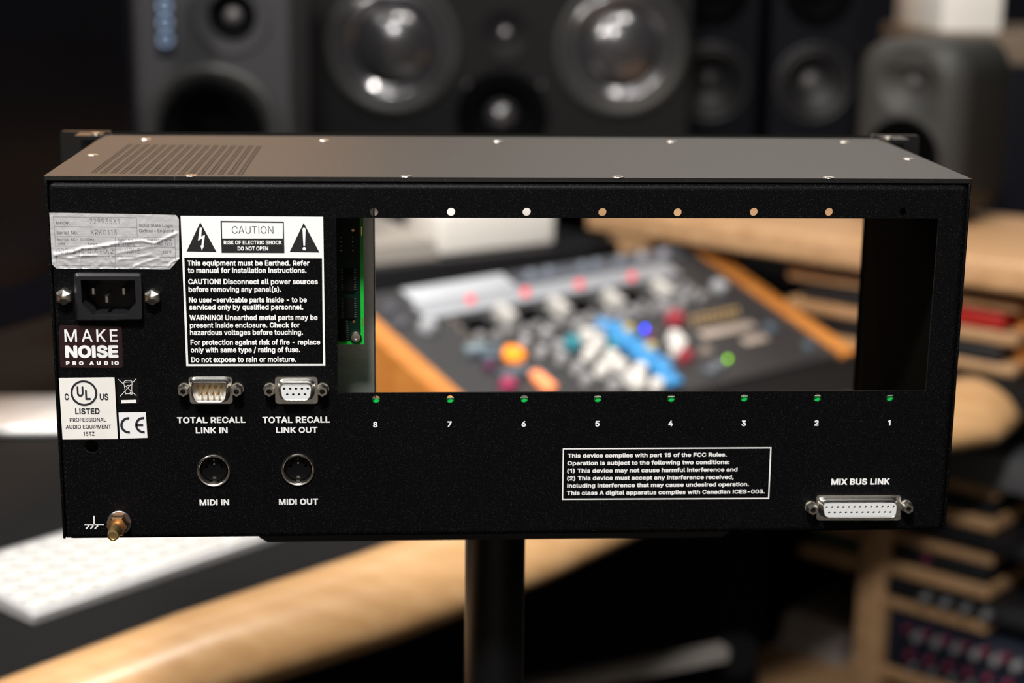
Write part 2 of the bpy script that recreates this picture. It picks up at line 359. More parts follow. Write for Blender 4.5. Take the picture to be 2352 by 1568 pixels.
# letter outlines in thousandths of an em: advance, then closed loops of x, y pairs
GLYPHS = {'!':[196,[67,160,63,509,132,509,128,160],[98,-4,81,-1,66,9,56,24,52,41,56,58,66,73,81,83,98,86,116,83,130,73,140,58,143,41,140,24,130,9,116,-1]],'(':[273,[89,207,92,264,101,324,114,384,132,441,153,494,177,539,236,539,212,485,191,428,174,370,161,313,154,258,151,207,154,161,160,115,172,67,188,16,209,-38,236,-96,177,-96,139,-21,111,55,95,131]],')':[273,[37,-96,64,-37,86,18,102,69,113,116,120,162,122,207,119,258,112,313,99,370,82,428,62,485,37,539,97,539,121,494,142,441,159,384,173,323,181,264,184,207,178,130,161,53,134,-22,97,-96]],',':[188,[38,-119,68,71,137,71,84,-119]],'-':[453,[337,244,337,188,114,188,114,244]],'.':[188,[95,-4,78,-1,63,9,53,24,50,41,53,59,63,73,78,83,95,87,113,83,128,73,138,59,141,41,138,24,128,9,113,-1]],'/':[249,[235,533,71,-76,14,-76,178,533]],'0':[453,[227,-7,174,1,130,24,95,62,69,113,53,178,48,254,53,330,69,395,95,447,130,484,174,508,227,516,279,508,323,484,358,447,384,395,400,330,405,254,400,178,384,113,359,62,323,24,279,1],[227,50,261,56,290,74,313,103,330,144,340,194,344,254,340,314,330,365,313,405,290,435,261,453,227,460,192,453,163,435,140,405,123,365,113,314,109,254,113,194,123,144,140,103,163,74,192,56]],'1':[370,[276,509,276,0,212,0,212,448,209,448,86,358,86,427,198,509]],'2':[453,[64,0,64,47,234,229,282,282,299,305,311,327,318,348,320,371,317,397,308,419,293,436,273,449,250,457,224,460,196,457,172,447,153,433,139,413,130,390,127,362,66,362,71,405,86,442,111,473,143,496,182,511,225,516,268,511,306,497,337,474,361,445,376,411,381,372,378,345,371,318,357,290,336,259,267,180,153,60,153,57,389,57,389,0]],'3':[453,[218,-7,173,-3,133,10,98,30,70,57,52,91,44,132,109,132,115,107,126,87,144,71,165,59,191,52,219,50,248,53,275,61,297,74,315,93,325,116,329,145,326,172,316,196,299,217,275,234,242,244,201,248,157,248,157,299,288,448,288,452,70,452,70,509,372,509,372,461,211,278,211,289,264,288,308,276,344,253,371,222,387,186,393,145,387,103,370,66,344,36,309,12,266,-2]],'4':[453,[40,105,40,158,247,509,311,509,109,166,109,163,413,163,413,105],[282,0,282,121,282,146,282,318,343,318,343,0]],'5':[453,[221,-7,178,-2,140,11,108,32,83,60,66,93,60,130,122,130,127,108,138,89,154,73,173,60,196,52,221,50,250,53,276,64,298,82,314,104,324,131,328,162,324,193,314,221,297,244,275,262,248,273,218,277,192,275,167,268,145,258,128,246,67,253,96,509,366,509,366,452,151,452,134,301,136,301,155,315,178,325,203,331,229,334,263,330,294,321,321,306,345,285,364,260,379,231,388,199,391,163,385,117,369,76,343,41,309,15,268,-1]],'6':[453,[226,-7,182,-1,142,15,109,40,84,74,69,115,64,162,68,199,80,239,102,285,137,340,252,509,322,509,151,261,145,261,154,275,165,288,179,299,196,307,214,312,235,314,278,309,316,295,346,271,370,240,384,201,389,157,384,112,368,73,343,39,310,14,271,-2],[226,48,254,52,279,63,299,79,314,101,324,128,327,157,324,187,314,213,299,235,279,251,254,262,226,265,198,262,174,252,153,235,138,214,128,188,125,158,128,128,138,102,153,79,174,63,198,52]],'7':[453,[97,0,323,448,323,452,62,452,62,509,391,509,391,449,165,0]],'8':[453,[226,-7,178,-2,136,11,101,33,74,62,57,96,52,135,55,166,65,195,81,220,101,241,125,256,153,265,153,267,119,282,93,308,76,342,70,380,75,417,90,450,114,477,146,498,184,511,226,516,269,511,306,498,337,477,361,450,377,417,382,380,376,342,359,308,333,282,300,267,300,265,327,256,351,241,372,220,387,195,397,166,401,135,395,96,378,62,352,33,317,11,275,-2],[226,49,258,52,285,60,307,74,323,91,333,113,337,139,333,165,322,189,305,208,283,223,256,232,226,235,196,232,169,223,147,208,130,189,119,165,115,139,119,113,129,91,145,74,167,60,195,52],[226,290,252,292,274,300,293,313,307,330,316,351,319,376,316,399,308,420,294,437,275,449,252,457,226,460,200,457,177,449,159,437,145,420,136,399,133,376,136,351,145,330,159,313,178,300,201,292]],'9':[453,[226,516,271,510,310,494,343,468,368,434,384,393,389,347,385,309,373,270,350,224,315,168,200,0,130,0,301,248,307,248,299,234,287,221,273,210,257,202,238,196,218,195,175,199,137,214,106,237,83,269,68,307,64,352,69,397,85,436,110,469,143,494,182,510],[226,460,199,457,174,446,154,429,138,407,129,381,125,352,129,322,138,295,154,274,174,257,199,247,226,243,254,247,279,257,299,273,314,295,324,321,327,350,324,381,314,407,299,429,279,446,254,457]],':':[188,[95,-4,78,-1,63,9,53,24,50,41,53,59,63,73,78,83,95,87,113,83,128,73,138,59,141,41,138,24,128,9,113,-1],[95,271,78,274,63,284,53,299,50,316,53,334,63,349,78,359,95,362,113,359,128,349,138,334,141,316,138,299,128,284,113,274]],'A':[479,[16,0,201,509,276,509,463,0,395,0,287,302,264,372,232,478,245,478,213,371,191,302,85,0],[110,142,110,199,370,199,370,142]],'B':[456,[60,0,60,509,241,509,289,504,329,491,359,469,381,442,394,410,398,374,395,344,387,320,373,301,356,286,336,275,315,267,315,262,339,257,363,245,385,227,402,203,414,173,418,136,413,100,400,67,377,39,344,18,301,4,247,0],[125,57,245,57,296,63,330,80,349,105,355,137,352,161,342,184,327,203,306,218,279,228,248,231,125,231],[125,285,238,285,265,288,288,296,308,309,323,326,333,348,336,372,330,403,313,429,283,446,240,452,125,452]],'C':[510,[267,-7,205,1,150,25,104,63,70,115,48,179,40,254,48,329,70,393,104,445,150,484,205,508,267,516,305,513,340,504,373,490,402,471,427,447,448,418,463,385,473,348,408,348,401,373,389,395,375,413,357,428,337,440,315,449,292,454,267,456,223,450,184,432,150,403,125,364,109,314,103,254,109,194,125,145,151,105,184,76,223,59,267,53,292,55,315,60,337,69,357,81,375,96,389,114,401,136,408,160,473,160,463,124,448,91,428,62,402,38,373,19,341,5,305,-4]],'D':[502,[219,0,96,0,96,57,215,57,272,63,318,81,354,110,379,149,394,198,399,255,394,312,379,361,354,399,320,428,275,446,221,452,93,452,93,509,225,509,294,501,353,478,399,441,433,391,455,329,462,255,455,181,433,119,398,68,351,31,291,8],[125,509,125,0,60,0,60,509]],'E':[418,[60,0,60,509,372,509,372,452,125,452,125,286,355,286,355,229,125,229,125,57,375,57,375,0]],'F':[410,[60,0,60,509,369,509,369,452,125,452,125,278,346,278,346,221,125,221,125,0]],'G':[520,[269,-7,205,1,149,25,104,64,69,116,47,179,40,254,47,329,69,393,103,445,149,484,203,508,265,516,304,513,340,504,374,489,403,469,429,445,449,416,465,384,474,349,408,349,399,372,387,393,373,411,356,427,337,439,315,448,291,454,265,456,222,450,183,432,150,404,125,364,109,314,103,254,109,194,125,145,151,105,184,76,224,59,269,53,309,57,345,71,374,93,396,123,410,160,415,202,434,199,283,199,283,256,478,256,478,200,471,141,451,91,419,50,377,19,326,0]],'H':[517,[60,0,60,509,125,509,125,289,392,289,392,509,457,509,457,0,392,0,392,232,125,232,125,0]],'I':[193,[64,0,64,509,129,509,129,0]],'K':[467,[104,145,104,216,139,261,174,303,212,344,364,509,448,509,231,276,228,276],[60,0,60,509,125,509,125,334,124,225,125,193,125,0],[372,0,188,259,228,309,449,0]],'L':[393,[60,0,60,509,125,509,125,57,361,57,361,0]],'M':[628,[60,0,60,509,152,509,277,187,287,159,299,123,311,84,322,49,307,49,318,83,330,121,342,158,352,187,476,509,568,509,568,0,504,0,504,291,504,327,505,369,506,413,507,457,513,457,498,409,482,363,467,322,456,291,342,0,286,0,170,291,159,321,145,361,129,408,112,457,119,457,120,416,121,372,122,328,122,291,122,0]],'N':[523,[60,0,60,509,136,509,343,183,363,151,388,107,414,55,405,54,401,108,399,157,399,195,399,509,463,509,463,0,387,0,202,290,177,331,148,381,108,452,119,454,122,384,124,328,125,291,125,0]],'O':[533,[267,-7,205,1,150,25,105,63,70,115,48,179,40,254,48,329,70,393,105,445,150,484,205,508,267,516,329,508,384,484,429,445,464,393,486,329,493,254,486,179,464,115,429,63,384,25,329,1],[267,53,310,59,349,76,383,105,408,144,425,194,430,254,425,314,408,365,383,404,349,433,310,450,267,456,223,450,184,433,151,404,125,364,109,314,103,254,109,194,125,144,151,105,184,76,223,59]],'P':[444,[60,0,60,509,235,509,289,503,332,487,366,462,390,430,404,391,409,348,404,304,390,265,366,233,332,207,289,191,235,186,109,186,109,242,233,242,269,246,297,256,318,272,333,294,342,319,344,348,342,376,333,402,318,423,297,439,268,449,232,452,125,452,125,0]],'Q':[533,[245,159,313,159,369,85,384,65,468,-48,401,-48,346,27,331,46],[267,-7,205,1,150,25,105,63,70,115,48,179,40,254,48,329,70,393,105,445,150,484,205,508,267,516,329,508,384,484,429,445,464,393,486,329,493,254,486,179,464,115,429,63,384,25,329,1],[267,53,310,59,349,76,383,105,408,144,425,194,430,254,425,314,408,365,383,404,349,433,310,450,267,456,223,450,184,433,151,404,125,364,109,314,103,254,109,194,125,144,151,105,184,76,223,59]],'R':[449,[60,0,60,509,236,509,290,504,333,489,367,465,390,433,405,395,409,352,405,309,390,271,367,240,333,217,289,203,236,198,96,198,96,255,234,255,269,258,298,267,319,281,334,300,342,324,345,352,342,380,334,405,319,425,298,440,269,449,233,452,125,452,125,0],[353,0,230,229,303,229,428,0]],'S':[446,[224,-9,172,-4,128,9,91,31,64,60,46,96,38,137,104,137,110,110,123,88,142,71,166,59,194,52,224,49,257,52,286,60,311,74,329,92,341,114,346,139,342,161,332,179,316,193,296,205,245,222,184,239,128,260,86,289,60,326,52,372,58,413,75,448,102,476,138,498,180,511,227,516,275,511,316,498,351,476,377,449,394,415,401,378,337,378,326,412,302,437,267,453,225,459,194,456,167,448,145,435,129,418,118,398,115,376,119,352,131,334,148,319,169,308,212,293,264,279,312,264,336,252,359,238,379,220,395,198,405,171,408,139,403,99,386,64,360,34,323,11,278,-4]],'T':[448,[32,452,32,509,417,509,417,452,257,452,257,0,193,0,193,452]],'U':[517,[259,-8,203,-2,154,15,114,43,85,80,66,124,60,173,60,509,124,509,124,178,128,144,141,113,160,87,187,68,220,56,259,52,298,56,331,68,357,87,377,113,389,144,393,178,393,509,457,509,457,173,451,124,433,80,403,43,363,15,315,-2]],'V':[479,[204,0,16,509,84,509,192,206,215,137,248,31,235,31,267,138,290,206,395,509,463,509,278,0]],'W':[686,[155,0,16,509,82,509,163,196,175,145,187,94,197,40,189,40,200,94,211,145,224,196,306,509,380,509,462,196,474,145,486,94,497,40,488,40,499,94,510,145,523,196,603,509,670,509,530,0,455,0,368,323,351,391,336,475,350,475,335,395,318,323,230,0]],'X':[474,[18,0,217,284,217,236,29,509,104,509,178,400,204,361,223,329,243,292,232,292,252,329,272,361,298,400,374,509,446,509,259,239,259,287,456,0,382,0,292,129,268,165,250,195,230,231,244,231,225,196,206,166,182,129,91,0]],'Z':[438,[42,0,42,46,273,385,306,431,341,476,348,454,285,452,223,452,40,452,40,509,397,509,397,462,169,129,134,81,97,33,90,54,152,57,214,57,399,57,399,0]],'a':[389,[160,-9,126,-5,94,5,68,22,48,45,35,73,30,108,34,138,43,161,58,179,78,193,100,203,125,211,178,220,234,227,252,230,265,235,273,243,276,255,276,257,273,279,267,297,256,311,240,322,220,329,196,331,171,329,149,322,132,313,118,301,107,288,100,274,41,291,57,322,79,346,104,364,133,375,163,382,194,384,239,379,263,372,286,360,306,343,322,320,333,290,337,251,337,0,277,0,277,52,272,52,252,25,236,12,215,1,190,-6],[170,45,202,49,228,59,248,74,263,93,272,115,276,138,276,190,259,182,231,176,200,171,175,168,134,159,117,150,103,139,95,124,92,105,94,87,102,72,114,61,130,52,149,47]],'b':[424,[229,-8,198,-5,172,4,153,17,138,31,118,59,112,59,112,0,53,0,53,509,114,509,114,319,118,319,137,346,152,360,171,373,197,381,229,384,274,378,313,361,345,332,370,293,385,245,390,189,385,133,370,84,346,45,313,16,274,-2],[220,47,253,51,279,66,301,88,316,117,325,151,328,189,325,227,316,261,301,290,280,311,253,325,220,330,188,325,161,312,140,291,125,263,116,229,113,189,116,150,125,115,140,86,162,65,188,51]],'c':[396,[207,-8,159,-2,117,16,82,46,56,85,40,133,34,187,40,243,56,291,82,330,117,360,159,378,207,384,234,383,260,377,284,368,305,356,324,341,340,322,353,301,362,277,303,262,290,289,270,311,242,325,207,330,173,325,145,310,124,287,108,258,99,224,96,187,99,151,108,117,124,89,145,66,173,51,207,46,243,52,271,66,292,89,304,117,363,102,354,78,341,56,325,37,306,21,285,9,261,-1,235,-6]],'d':[424,[195,-8,151,-2,111,16,79,45,55,84,39,133,34,189,39,245,55,293,79,332,112,361,151,378,196,384,228,381,253,373,272,360,287,346,306,319,311,319,311,509,372,509,372,0,313,0,313,59,307,59,287,31,272,17,252,4,227,-5],[205,47,236,51,263,65,284,86,299,115,309,150,312,189,309,229,300,263,284,291,263,312,237,325,205,330,172,325,145,311,124,290,108,261,99,227,96,189,99,151,109,117,124,88,145,66,172,51]],'e':[404,[212,-8,161,-2,117,16,82,46,56,85,40,132,34,187,39,242,55,290,81,329,115,359,157,378,205,384,236,382,266,374,294,361,319,341,341,315,357,282,368,242,371,194,371,169,75,169,75,221,338,221,310,202,307,237,298,269,283,294,263,314,237,326,205,330,173,326,146,313,125,294,109,270,99,241,96,211,96,178,100,139,110,106,128,80,151,61,179,50,212,46,234,48,254,53,271,61,285,73,297,88,306,105,365,91,353,63,335,39,311,19,283,4,249,-5]],'f':[253,[228,379,228,327,6,327,6,379],[81,0,81,432,84,461,96,486,113,505,135,519,161,527,187,530,222,527,243,521,227,468,215,472,195,474,171,470,154,460,145,443,142,419,142,0]],'g':[425,[207,-151,168,-148,134,-140,105,-127,82,-110,64,-91,51,-69,101,-41,122,-66,136,-78,154,-88,178,-95,207,-97,249,-92,282,-75,304,-47,311,-6,311,68,306,68,287,41,272,28,252,16,227,8,195,5,152,10,113,27,80,53,55,90,39,136,34,191,39,246,55,293,80,332,112,361,152,378,196,384,228,382,253,373,273,360,288,346,308,319,313,319,313,379,372,379,372,-9,367,-54,350,-90,324,-117,291,-136,251,-147],[205,59,237,63,264,75,285,95,300,121,309,154,312,193,309,231,300,264,285,291,264,312,237,325,205,330,172,325,145,312,124,290,109,262,99,229,96,193,99,155,109,123,124,96,145,76,172,63]],'h':[410,[114,227,114,0,53,0,53,509,114,509,114,287,102,287,124,332,152,362,187,379,227,384,264,380,295,369,321,349,341,321,353,285,357,240,357,0,296,0,296,235,290,275,273,304,246,323,210,329,184,326,161,317,141,303,126,283,117,257]],'i':[166,[53,0,53,379,114,379,114,0],[84,443,67,446,54,455,44,468,41,483,44,499,54,512,67,521,84,524,100,521,114,512,123,499,126,483,123,468,114,455,100,446]],'j':[166,[53,379,114,379,114,-30,111,-63,102,-90,86,-113,65,-129,37,-139,4,-143,-10,-143,-10,-87,2,-87,25,-83,40,-72,50,-54,53,-29],[83,443,67,446,53,455,44,468,41,483,44,499,53,512,67,521,83,524,100,521,114,512,123,499,126,483,123,468,114,455,100,446]],'k':[380,[110,137,110,212,121,212,284,379,360,379,184,199,177,199],[53,0,53,509,114,509,114,0],[294,0,148,186,191,229,372,0]],'l':[189,[139,-2,101,3,74,20,58,47,53,84,53,509,114,509,114,99,115,77,120,62,130,54,146,52,160,53,170,54,181,3,162,-1]],'m':[610,[53,0,53,379,112,379,112,295,108,295,118,323,132,346,151,363,172,376,195,384,219,386,257,380,287,361,309,331,321,295,312,295,322,321,337,343,357,361,381,375,407,383,437,386,468,383,497,372,522,354,541,328,553,296,557,255,557,0,496,0,496,254,490,289,473,313,447,326,419,330,395,328,374,320,358,307,345,290,338,270,335,247,335,0,274,0,274,260,269,288,253,311,229,326,199,330,178,328,158,320,140,307,126,289,117,266,114,238,114,0]],'n':[410,[114,227,114,0,53,0,53,379,112,379,112,287,102,287,124,332,152,362,187,379,227,384,264,380,295,369,321,349,341,321,353,285,357,240,357,0,296,0,296,235,290,275,273,304,246,323,210,329,184,326,161,317,141,303,126,283,117,257]],'o':[415,[207,-8,159,-2,117,16,82,46,56,85,40,133,34,187,40,243,56,291,82,330,117,360,159,378,207,384,256,378,299,360,333,330,359,291,376,243,381,187,376,133,359,85,333,46,299,16,256,-2],[207,46,242,51,270,66,292,89,307,117,316,151,319,187,316,224,307,258,292,287,270,310,242,325,207,330,173,325,145,310,124,287,108,258,99,224,96,187,99,151,108,117,124,89,145,66,173,51]],'p':[424,[53,-143,53,379,112,379,112,319,118,319,137,346,152,360,171,373,197,381,229,384,274,378,313,361,345,332,370,293,385,245,390,189,385,133,370,84,346,45,313,16,274,-2,229,-8,198,-5,173,4,153,17,138,31,118,59,114,59,114,-143],[220,47,253,51,279,66,301,88,316,117,325,151,328,189,325,227,316,261,301,290,280,311,253,325,220,330,188,325,161,312,140,291,125,263,116,229,113,189,116,150,125,115,140,86,162,65,188,51]],'q':[424,[372,-143,311,-143,311,59,306,59,287,31,272,17,252,4,227,-5,195,-8,151,-2,111,16,79,45,55,84,39,133,34,189,39,245,55,293,79,332,112,361,151,378,196,384,228,381,253,373,272,360,287,346,307,319,313,319,313,379,372,379],[205,47,236,51,263,65,284,86,299,115,309,150,312,189,309,229,300,263,284,291,263,312,237,325,205,330,172,325,145,311,124,290,108,261,99,227,96,189,99,151,109,117,124,88,145,66,172,51]],'r':[259,[53,0,53,379,112,379,112,321,115,321,130,347,152,367,181,380,213,385,229,384,243,384,243,322,230,324,207,326,182,323,159,315,140,301,126,284,117,262,114,237,114,0]],'s':[365,[182,-8,145,-5,112,3,84,18,62,38,45,63,36,94,94,107,105,79,124,60,150,49,181,45,217,50,244,62,262,81,268,103,265,121,254,136,237,147,212,155,149,170,104,186,72,208,53,237,47,274,51,305,65,332,87,354,115,370,149,381,187,384,223,381,254,372,279,358,299,339,314,316,324,290,268,277,258,298,243,316,219,328,187,333,156,329,131,317,114,299,109,277,112,258,124,243,144,232,172,223,229,209,275,194,306,171,325,142,331,107,326,75,312,47,290,24,260,6,223,-5]],'t':[227,[204,379,204,327,6,327,6,379],[65,471,126,471,126,98,128,76,136,61,150,53,170,50,185,51,202,54,213,2,192,-3,168,-4,125,2,92,21,72,52,65,93]],'u':[410,[182,-5,146,-1,115,11,89,31,69,59,57,95,53,139,53,379,114,379,114,144,119,105,137,75,164,56,200,50,226,53,249,62,268,77,283,97,293,122,296,153,296,379,357,379,357,0,298,0,298,92,307,92,286,47,257,17,222,0]],'v':[389,[163,0,17,379,84,379,165,155,187,87,206,21,184,21,203,87,224,155,305,379,371,379,226,0]],'w':[567,[138,0,23,379,87,379,133,214,154,137,175,41,165,41,186,135,206,214,252,379,316,379,362,214,382,136,402,41,391,41,413,135,434,214,480,379,545,379,429,0,368,0,319,172,305,225,291,280,277,338,291,338,277,280,263,225,248,172,199,0]],'x':[378,[21,0,171,218,171,171,29,379,100,379,147,306,179,253,207,206,175,206,202,253,233,306,282,379,352,379,209,169,209,214,358,0,287,0,231,85,200,136,173,182,205,182,178,136,148,85,91,0]],'y':[389,[47,-139,61,-86,71,-87,88,-90,104,-89,118,-84,130,-74,141,-58,151,-36,163,-1,17,379,84,379,165,155,187,87,206,21,184,21,202,87,224,155,305,379,371,379,204,-58,191,-85,177,-107,159,-124,139,-136,117,-143,91,-145,65,-143]],'z':[380,[42,0,42,46,254,320,254,323,48,323,48,379,333,379,333,331,126,60,126,56,339,56,339,0]],'~':[453,[52,150,55,188,66,218,82,240,103,255,127,263,151,266,175,264,197,256,220,241,246,221,275,198,286,193,299,192,318,196,332,207,341,226,344,253,400,253,397,215,386,185,370,163,349,148,326,139,301,137,276,139,254,148,232,162,207,182,177,204,166,209,154,210,136,207,121,196,111,178,108,150]],'•':[388,[194,93,166,96,139,107,117,124,100,147,89,173,85,202,89,231,100,257,117,279,139,296,166,307,194,311,223,307,249,296,272,279,289,257,300,231,304,202,300,173,289,147,272,124,249,107,223,96]],' ':[187]}
# ------------------------------------------------------------------ rear-panel layout, millimetres (x right, z up)
CAUTION_LINES = [('This equipment must be Earthed. Refer', -152.47, -96.1, 134.0, 2.51),('to manual for installation instructions.', -152.35, -97.5, 130.56, 2.52),('CAUTION! Disconnect all power sources', -152.3, -92.34, 125.21, 2.52),('before removing any panel(s).', -152.27, -109.4, 121.53, 2.53),('No user-servicable parts inside - to be', -152.28, -97.58, 116.53, 2.54),('serviced only by qualified personnel.', -152.24, -99.29, 113.06, 2.54),('WARNING! Unearthed metal parts may be', -152.26, -92.67, 108.03, 2.55),('present inside enclosure. Check for', -152.22, -101.09, 104.4, 2.55),('hazardous voltages before touching.', -152.26, -99.64, 100.9, 2.56),('For protection against risk of fire - replace', -152.18, -91.64, 96.14, 2.57),('only with same type / rating of fuse.', -152.23, -101.06, 92.49, 2.57),('Do not expose to rain or moisture.', -152.15, -103.03, 87.8, 2.58)]
CAUTION_BOX = [(-154.8, 157.41),(-89.43, 157.08),(-89.35, 85.85),(-154.54, 85.95)]
CAUTION_INNER = [(-153.75, 137.8),(-90.22, 137.51),(-90.48, 86.72),(-153.53, 86.88)]
TRI_BOLT = [(-145.92, 154.42),(-138.87, 140.46),(-152.62, 140.68)]
TRI_BANG = [(-98.46, 154.2),(-91.38, 140.25),(-105.16, 140.47)]
BOLT = [(-146.23, 151.95),(-145.19, 151.86),(-145.68, 147.71),(-143.92, 148.56),(-144.77, 143.46),(-144.5, 143.37),(-145.58, 141.2),(-146.18, 143.55),(-145.66, 143.55),(-145.28, 146.84),(-147.21, 145.8)]
BANG = [(-99.07, 151.27),(-98.84, 151.77),(-98.35, 151.93),(-97.83, 151.77),(-97.62, 151.27),(-97.97, 143.49),(-98.74, 143.49)]
BANG_DOT = (-98.39, 142.05)
CBOX = [(-136.68, 155.08),(-107.57, 154.82),(-107.58, 139.97),(-136.55, 140.05)]
CBOX_IN = [(-135.97, 154.34),(-108.01, 154.13),(-108.15, 146.88),(-136.05, 146.85)]
CBOX_TEXT = [('CAUTION', -131.52, -112.47, 149.15, 3.43)]
CBOX_RISK = [('RISK OF ELECTRIC SHOCK', -135.43, -108.73, 144.04, 1.88),('DO NOT OPEN', -129.12, -115.03, 141.22, 1.88)]
NUMBERS = [('8', -66.02, 55.41),('7', -30.54, 55.41),('6', 5.15, 55.29),('5', 40.73, 55.17),('4', 76.29, 55.06),('3', 112.06, 54.94),('2', 147.81, 54.83),('1', 183.76, 54.71)]
HOLES_LOW = [(-65.62, 69.22),(-30.27, 69.04),(5.18, 69.07),(40.61, 68.99),(76.25, 68.92),(111.86, 68.95),(147.69, 68.76),(183.49, 68.8)]
HOLES_TOP = [(-65.93, 159.27),(-30.18, 159.34),(5.16, 159.41),(40.71, 159.38),(76.25, 159.35),(112.4, 159.63),(148.35, 159.7),(183.86, 159.98)]
WINDOW = [(-83.46, 156.59),(201.31, 156.68),(200.91, 72.21),(-83.65, 72.32)]
VENT_HOLE = (-200.33, 46.81)
PORT_TEXT = [[('TOTAL RECALL', -159.79, -127.53, 58.02, 3.02),('LINK IN', -151.1, -136.05, 52.91, 3.1)], [('TOTAL RECALL', -119.56, -87.48, 57.85, 3.13),('LINK OUT', -113.24, -93.49, 52.89, 2.97)], [('MIDI IN', -150.41, -136.31, 16.88, 3.05)], [('MIDI OUT', -112.56, -93.75, 16.78, 3.14)], [('MIX BUS LINK', 156.8, 185.9, 24.59, 3.2)]]
MIDI = [(-143.18, 34.4),(-103.16, 34.53)]
FCC_BOX = [(24.2, 44.32),(126.26, 44.14),(126.4, 17.62),(24.26, 18.06)]
FCC_LINES = [('This device complies with part 15 of the FCC Rules.', 26.62, 104.44, 39.52, 2.07),('Operation is subject to the following two conditions:', 26.59, 105.88, 35.7, 2.09),('(1) This device may not cause harmful interference and', 26.57, 109.98, 31.87, 2.09),('(2) This device must accept any interference received,', 26.6, 108.27, 28.05, 2.09),('including interference that may cause undesired operation.', 26.67, 116.0, 24.29, 2.09),('This class A digital apparatus complies with Canadian ICES-003.', 26.65, 124.05, 20.51, 2.1)]
UL_QUAD = [(-213.89, 80.47),(-188.08, 80.65),(-187.8, 50.46),(-213.61, 50.38)]
UL_RING = ((-202.59, 73.07), 6.25, 5.25)
UL_TEXT = [('U', -205.87, -202.73, 71.35, 4.99),('L', -202.08, -199.52, 69.72, 4.88),('C', -211.62, -209.71, 69.66, 3.22),('US', -195.35, -191.29, 69.57, 3.22),('LISTED', -207.08, -195.66, 62.73, 2.96),('PROFESSIONAL', -209.78, -192.89, 59.09, 1.97),('AUDIO EQUIPMENT', -211.82, -190.68, 55.6, 1.93),('15TZ', -203.77, -198.55, 52.18, 1.96)]
BIN_QUAD = [(-186.99, 80.46),(-177.23, 80.42),(-176.96, 67.63),(-186.86, 67.69)]
BIN_BAR = [(-185.36, 69.57),(-178.42, 69.72),(-178.42, 68.1),(-185.36, 67.96)]
BIN_STROKES = [[(-186.37, 79.73),(-178.24, 71.61)], [(-178.07, 79.9),(-185.9, 71.33)], [(-183.84, 78.15),(-183.15, 72.4)], [(-180.07, 78.14),(-180.38, 73.08)], [(-183.14, 72.63),(-181.16, 72.66)], [(-184.12, 78.22),(-179.79, 78.43)], [(-183.78, 78.5),(-183.22, 79.0),(-182.0, 79.18),(-180.69, 79.13),(-179.94, 78.66)], [(-182.54, 76.75),(-181.18, 76.79)], [(-180.08, 77.79),(-179.73, 77.74),(-179.8, 77.22),(-180.15, 77.22)]]
BIN_WHEEL = (-180.6, 72.96)
CE_QUAD = [(-186.93, 63.41),(-174.14, 63.56),(-173.89, 50.93),(-186.69, 50.62)]
CE_C = ((-182.33, 57.18), 3.9)
CE_E = ((-175.42, 57.23),(-175.7, 57.23))
DEALER_QUAD = [(-212.62, 105.79),(-183.66, 105.21),(-183.98, 85.21),(-212.96, 85.5)]
DEALER_TEXT = [('MAKE', -210.25, -185.79, 97.9, 5.89),('NOISE', -210.3, -185.78, 90.15, 6.02),('PRO AUDIO', -210.2, -185.76, 86.66, 1.85)]
INLET_OUT = [(-204.04, 130.95),(-173.35, 130.77),(-173.63, 108.64),(-204.1, 108.71)]
INLET_FACE = [(-202.69, 129.88),(-173.23, 129.76),(-173.57, 109.54),(-202.89, 109.6)]
INLET_OPEN = [(-200.91, 128.08),(-176.23, 127.93),(-176.16, 117.09),(-180.95, 111.44),(-195.98, 111.47),(-200.83, 116.95)]
INLET_PINS = [(-195.97, 122.08),(-182.04, 122.0),(-189.74, 118.48)]
HEXES = [(-209.08, 119.86),(-168.73, 119.64)]
SERIAL_POLY = [(-214.32, 158.69),(-186.55, 158.32),(-156.97, 157.95),(-155.65, 155.82),(-156.07, 137.21),(-160.65, 132.23),(-179.26, 132.6),(-188.06, 132.69),(-201.56, 133.18),(-212.3, 132.61),(-214.29, 134.62),(-214.26, 146.2)]
SERIAL_TEXT = [('Model', -211.55, -205.38, 153.4, 1.48),('729935X1', -196.26, -182.86, 153.63, 2.42),('Serial No.', -211.5, -201.81, 148.71, 1.57),('XRK0113', -196.13, -184.19, 148.42, 2.36),('Solid State Logic', -173.83, -158.42, 152.16, 1.51),('Oxford • England', -173.92, -158.37, 149.73, 1.43),('Ratings: AC ~ 50/60Hz', -211.51, -194.59, 145.78, 1.14),('Volts', -211.61, -207.78, 143.84, 1.08),('Amps', -197.6, -193.15, 143.73, 1.15),('FUSE risk of fire, use same type', -183.83, -159.34, 145.61, 1.2),('and rating', -183.92, -176.03, 143.46, 1.2),('(IEC 127)', -165.98, -159.36, 143.67, 1.2),('100-240', -211.24, -199.44, 139.98, 2.23),('0.4-0.2', -197.77, -185.94, 139.87, 2.21),('NONE', -180.78, -173.94, 139.93, 2.36),('250 V', -163.6, -159.6, 139.8, 1.23),('250', -163.77, -161.38, 135.2, 1.15)]
SERIAL_LINES = [[(-212.62, 156.85),(-174.83, 156.5)], [(-212.57, 152.32),(-174.92, 151.94)], [(-212.47, 147.68),(-157.61, 147.31)], [(-212.47, 143.26),(-157.85, 142.76)], [(-212.42, 138.63),(-157.92, 138.07)], [(-211.95, 134.19),(-160.46, 133.67)], [(-212.62, 156.85),(-211.95, 134.19)], [(-174.83, 156.5),(-174.9, 147.52)], [(-185.01, 147.43),(-185.58, 133.76)], [(-157.69, 147.31),(-157.88, 136.78)], [(-174.75, 144.18),(-167.64, 144.18)], [(-173.76, 144.52),(-173.81, 143.38)], [(-173.81, 143.38),(-168.64, 143.38)], [(-168.6, 144.53),(-168.64, 143.38)]]
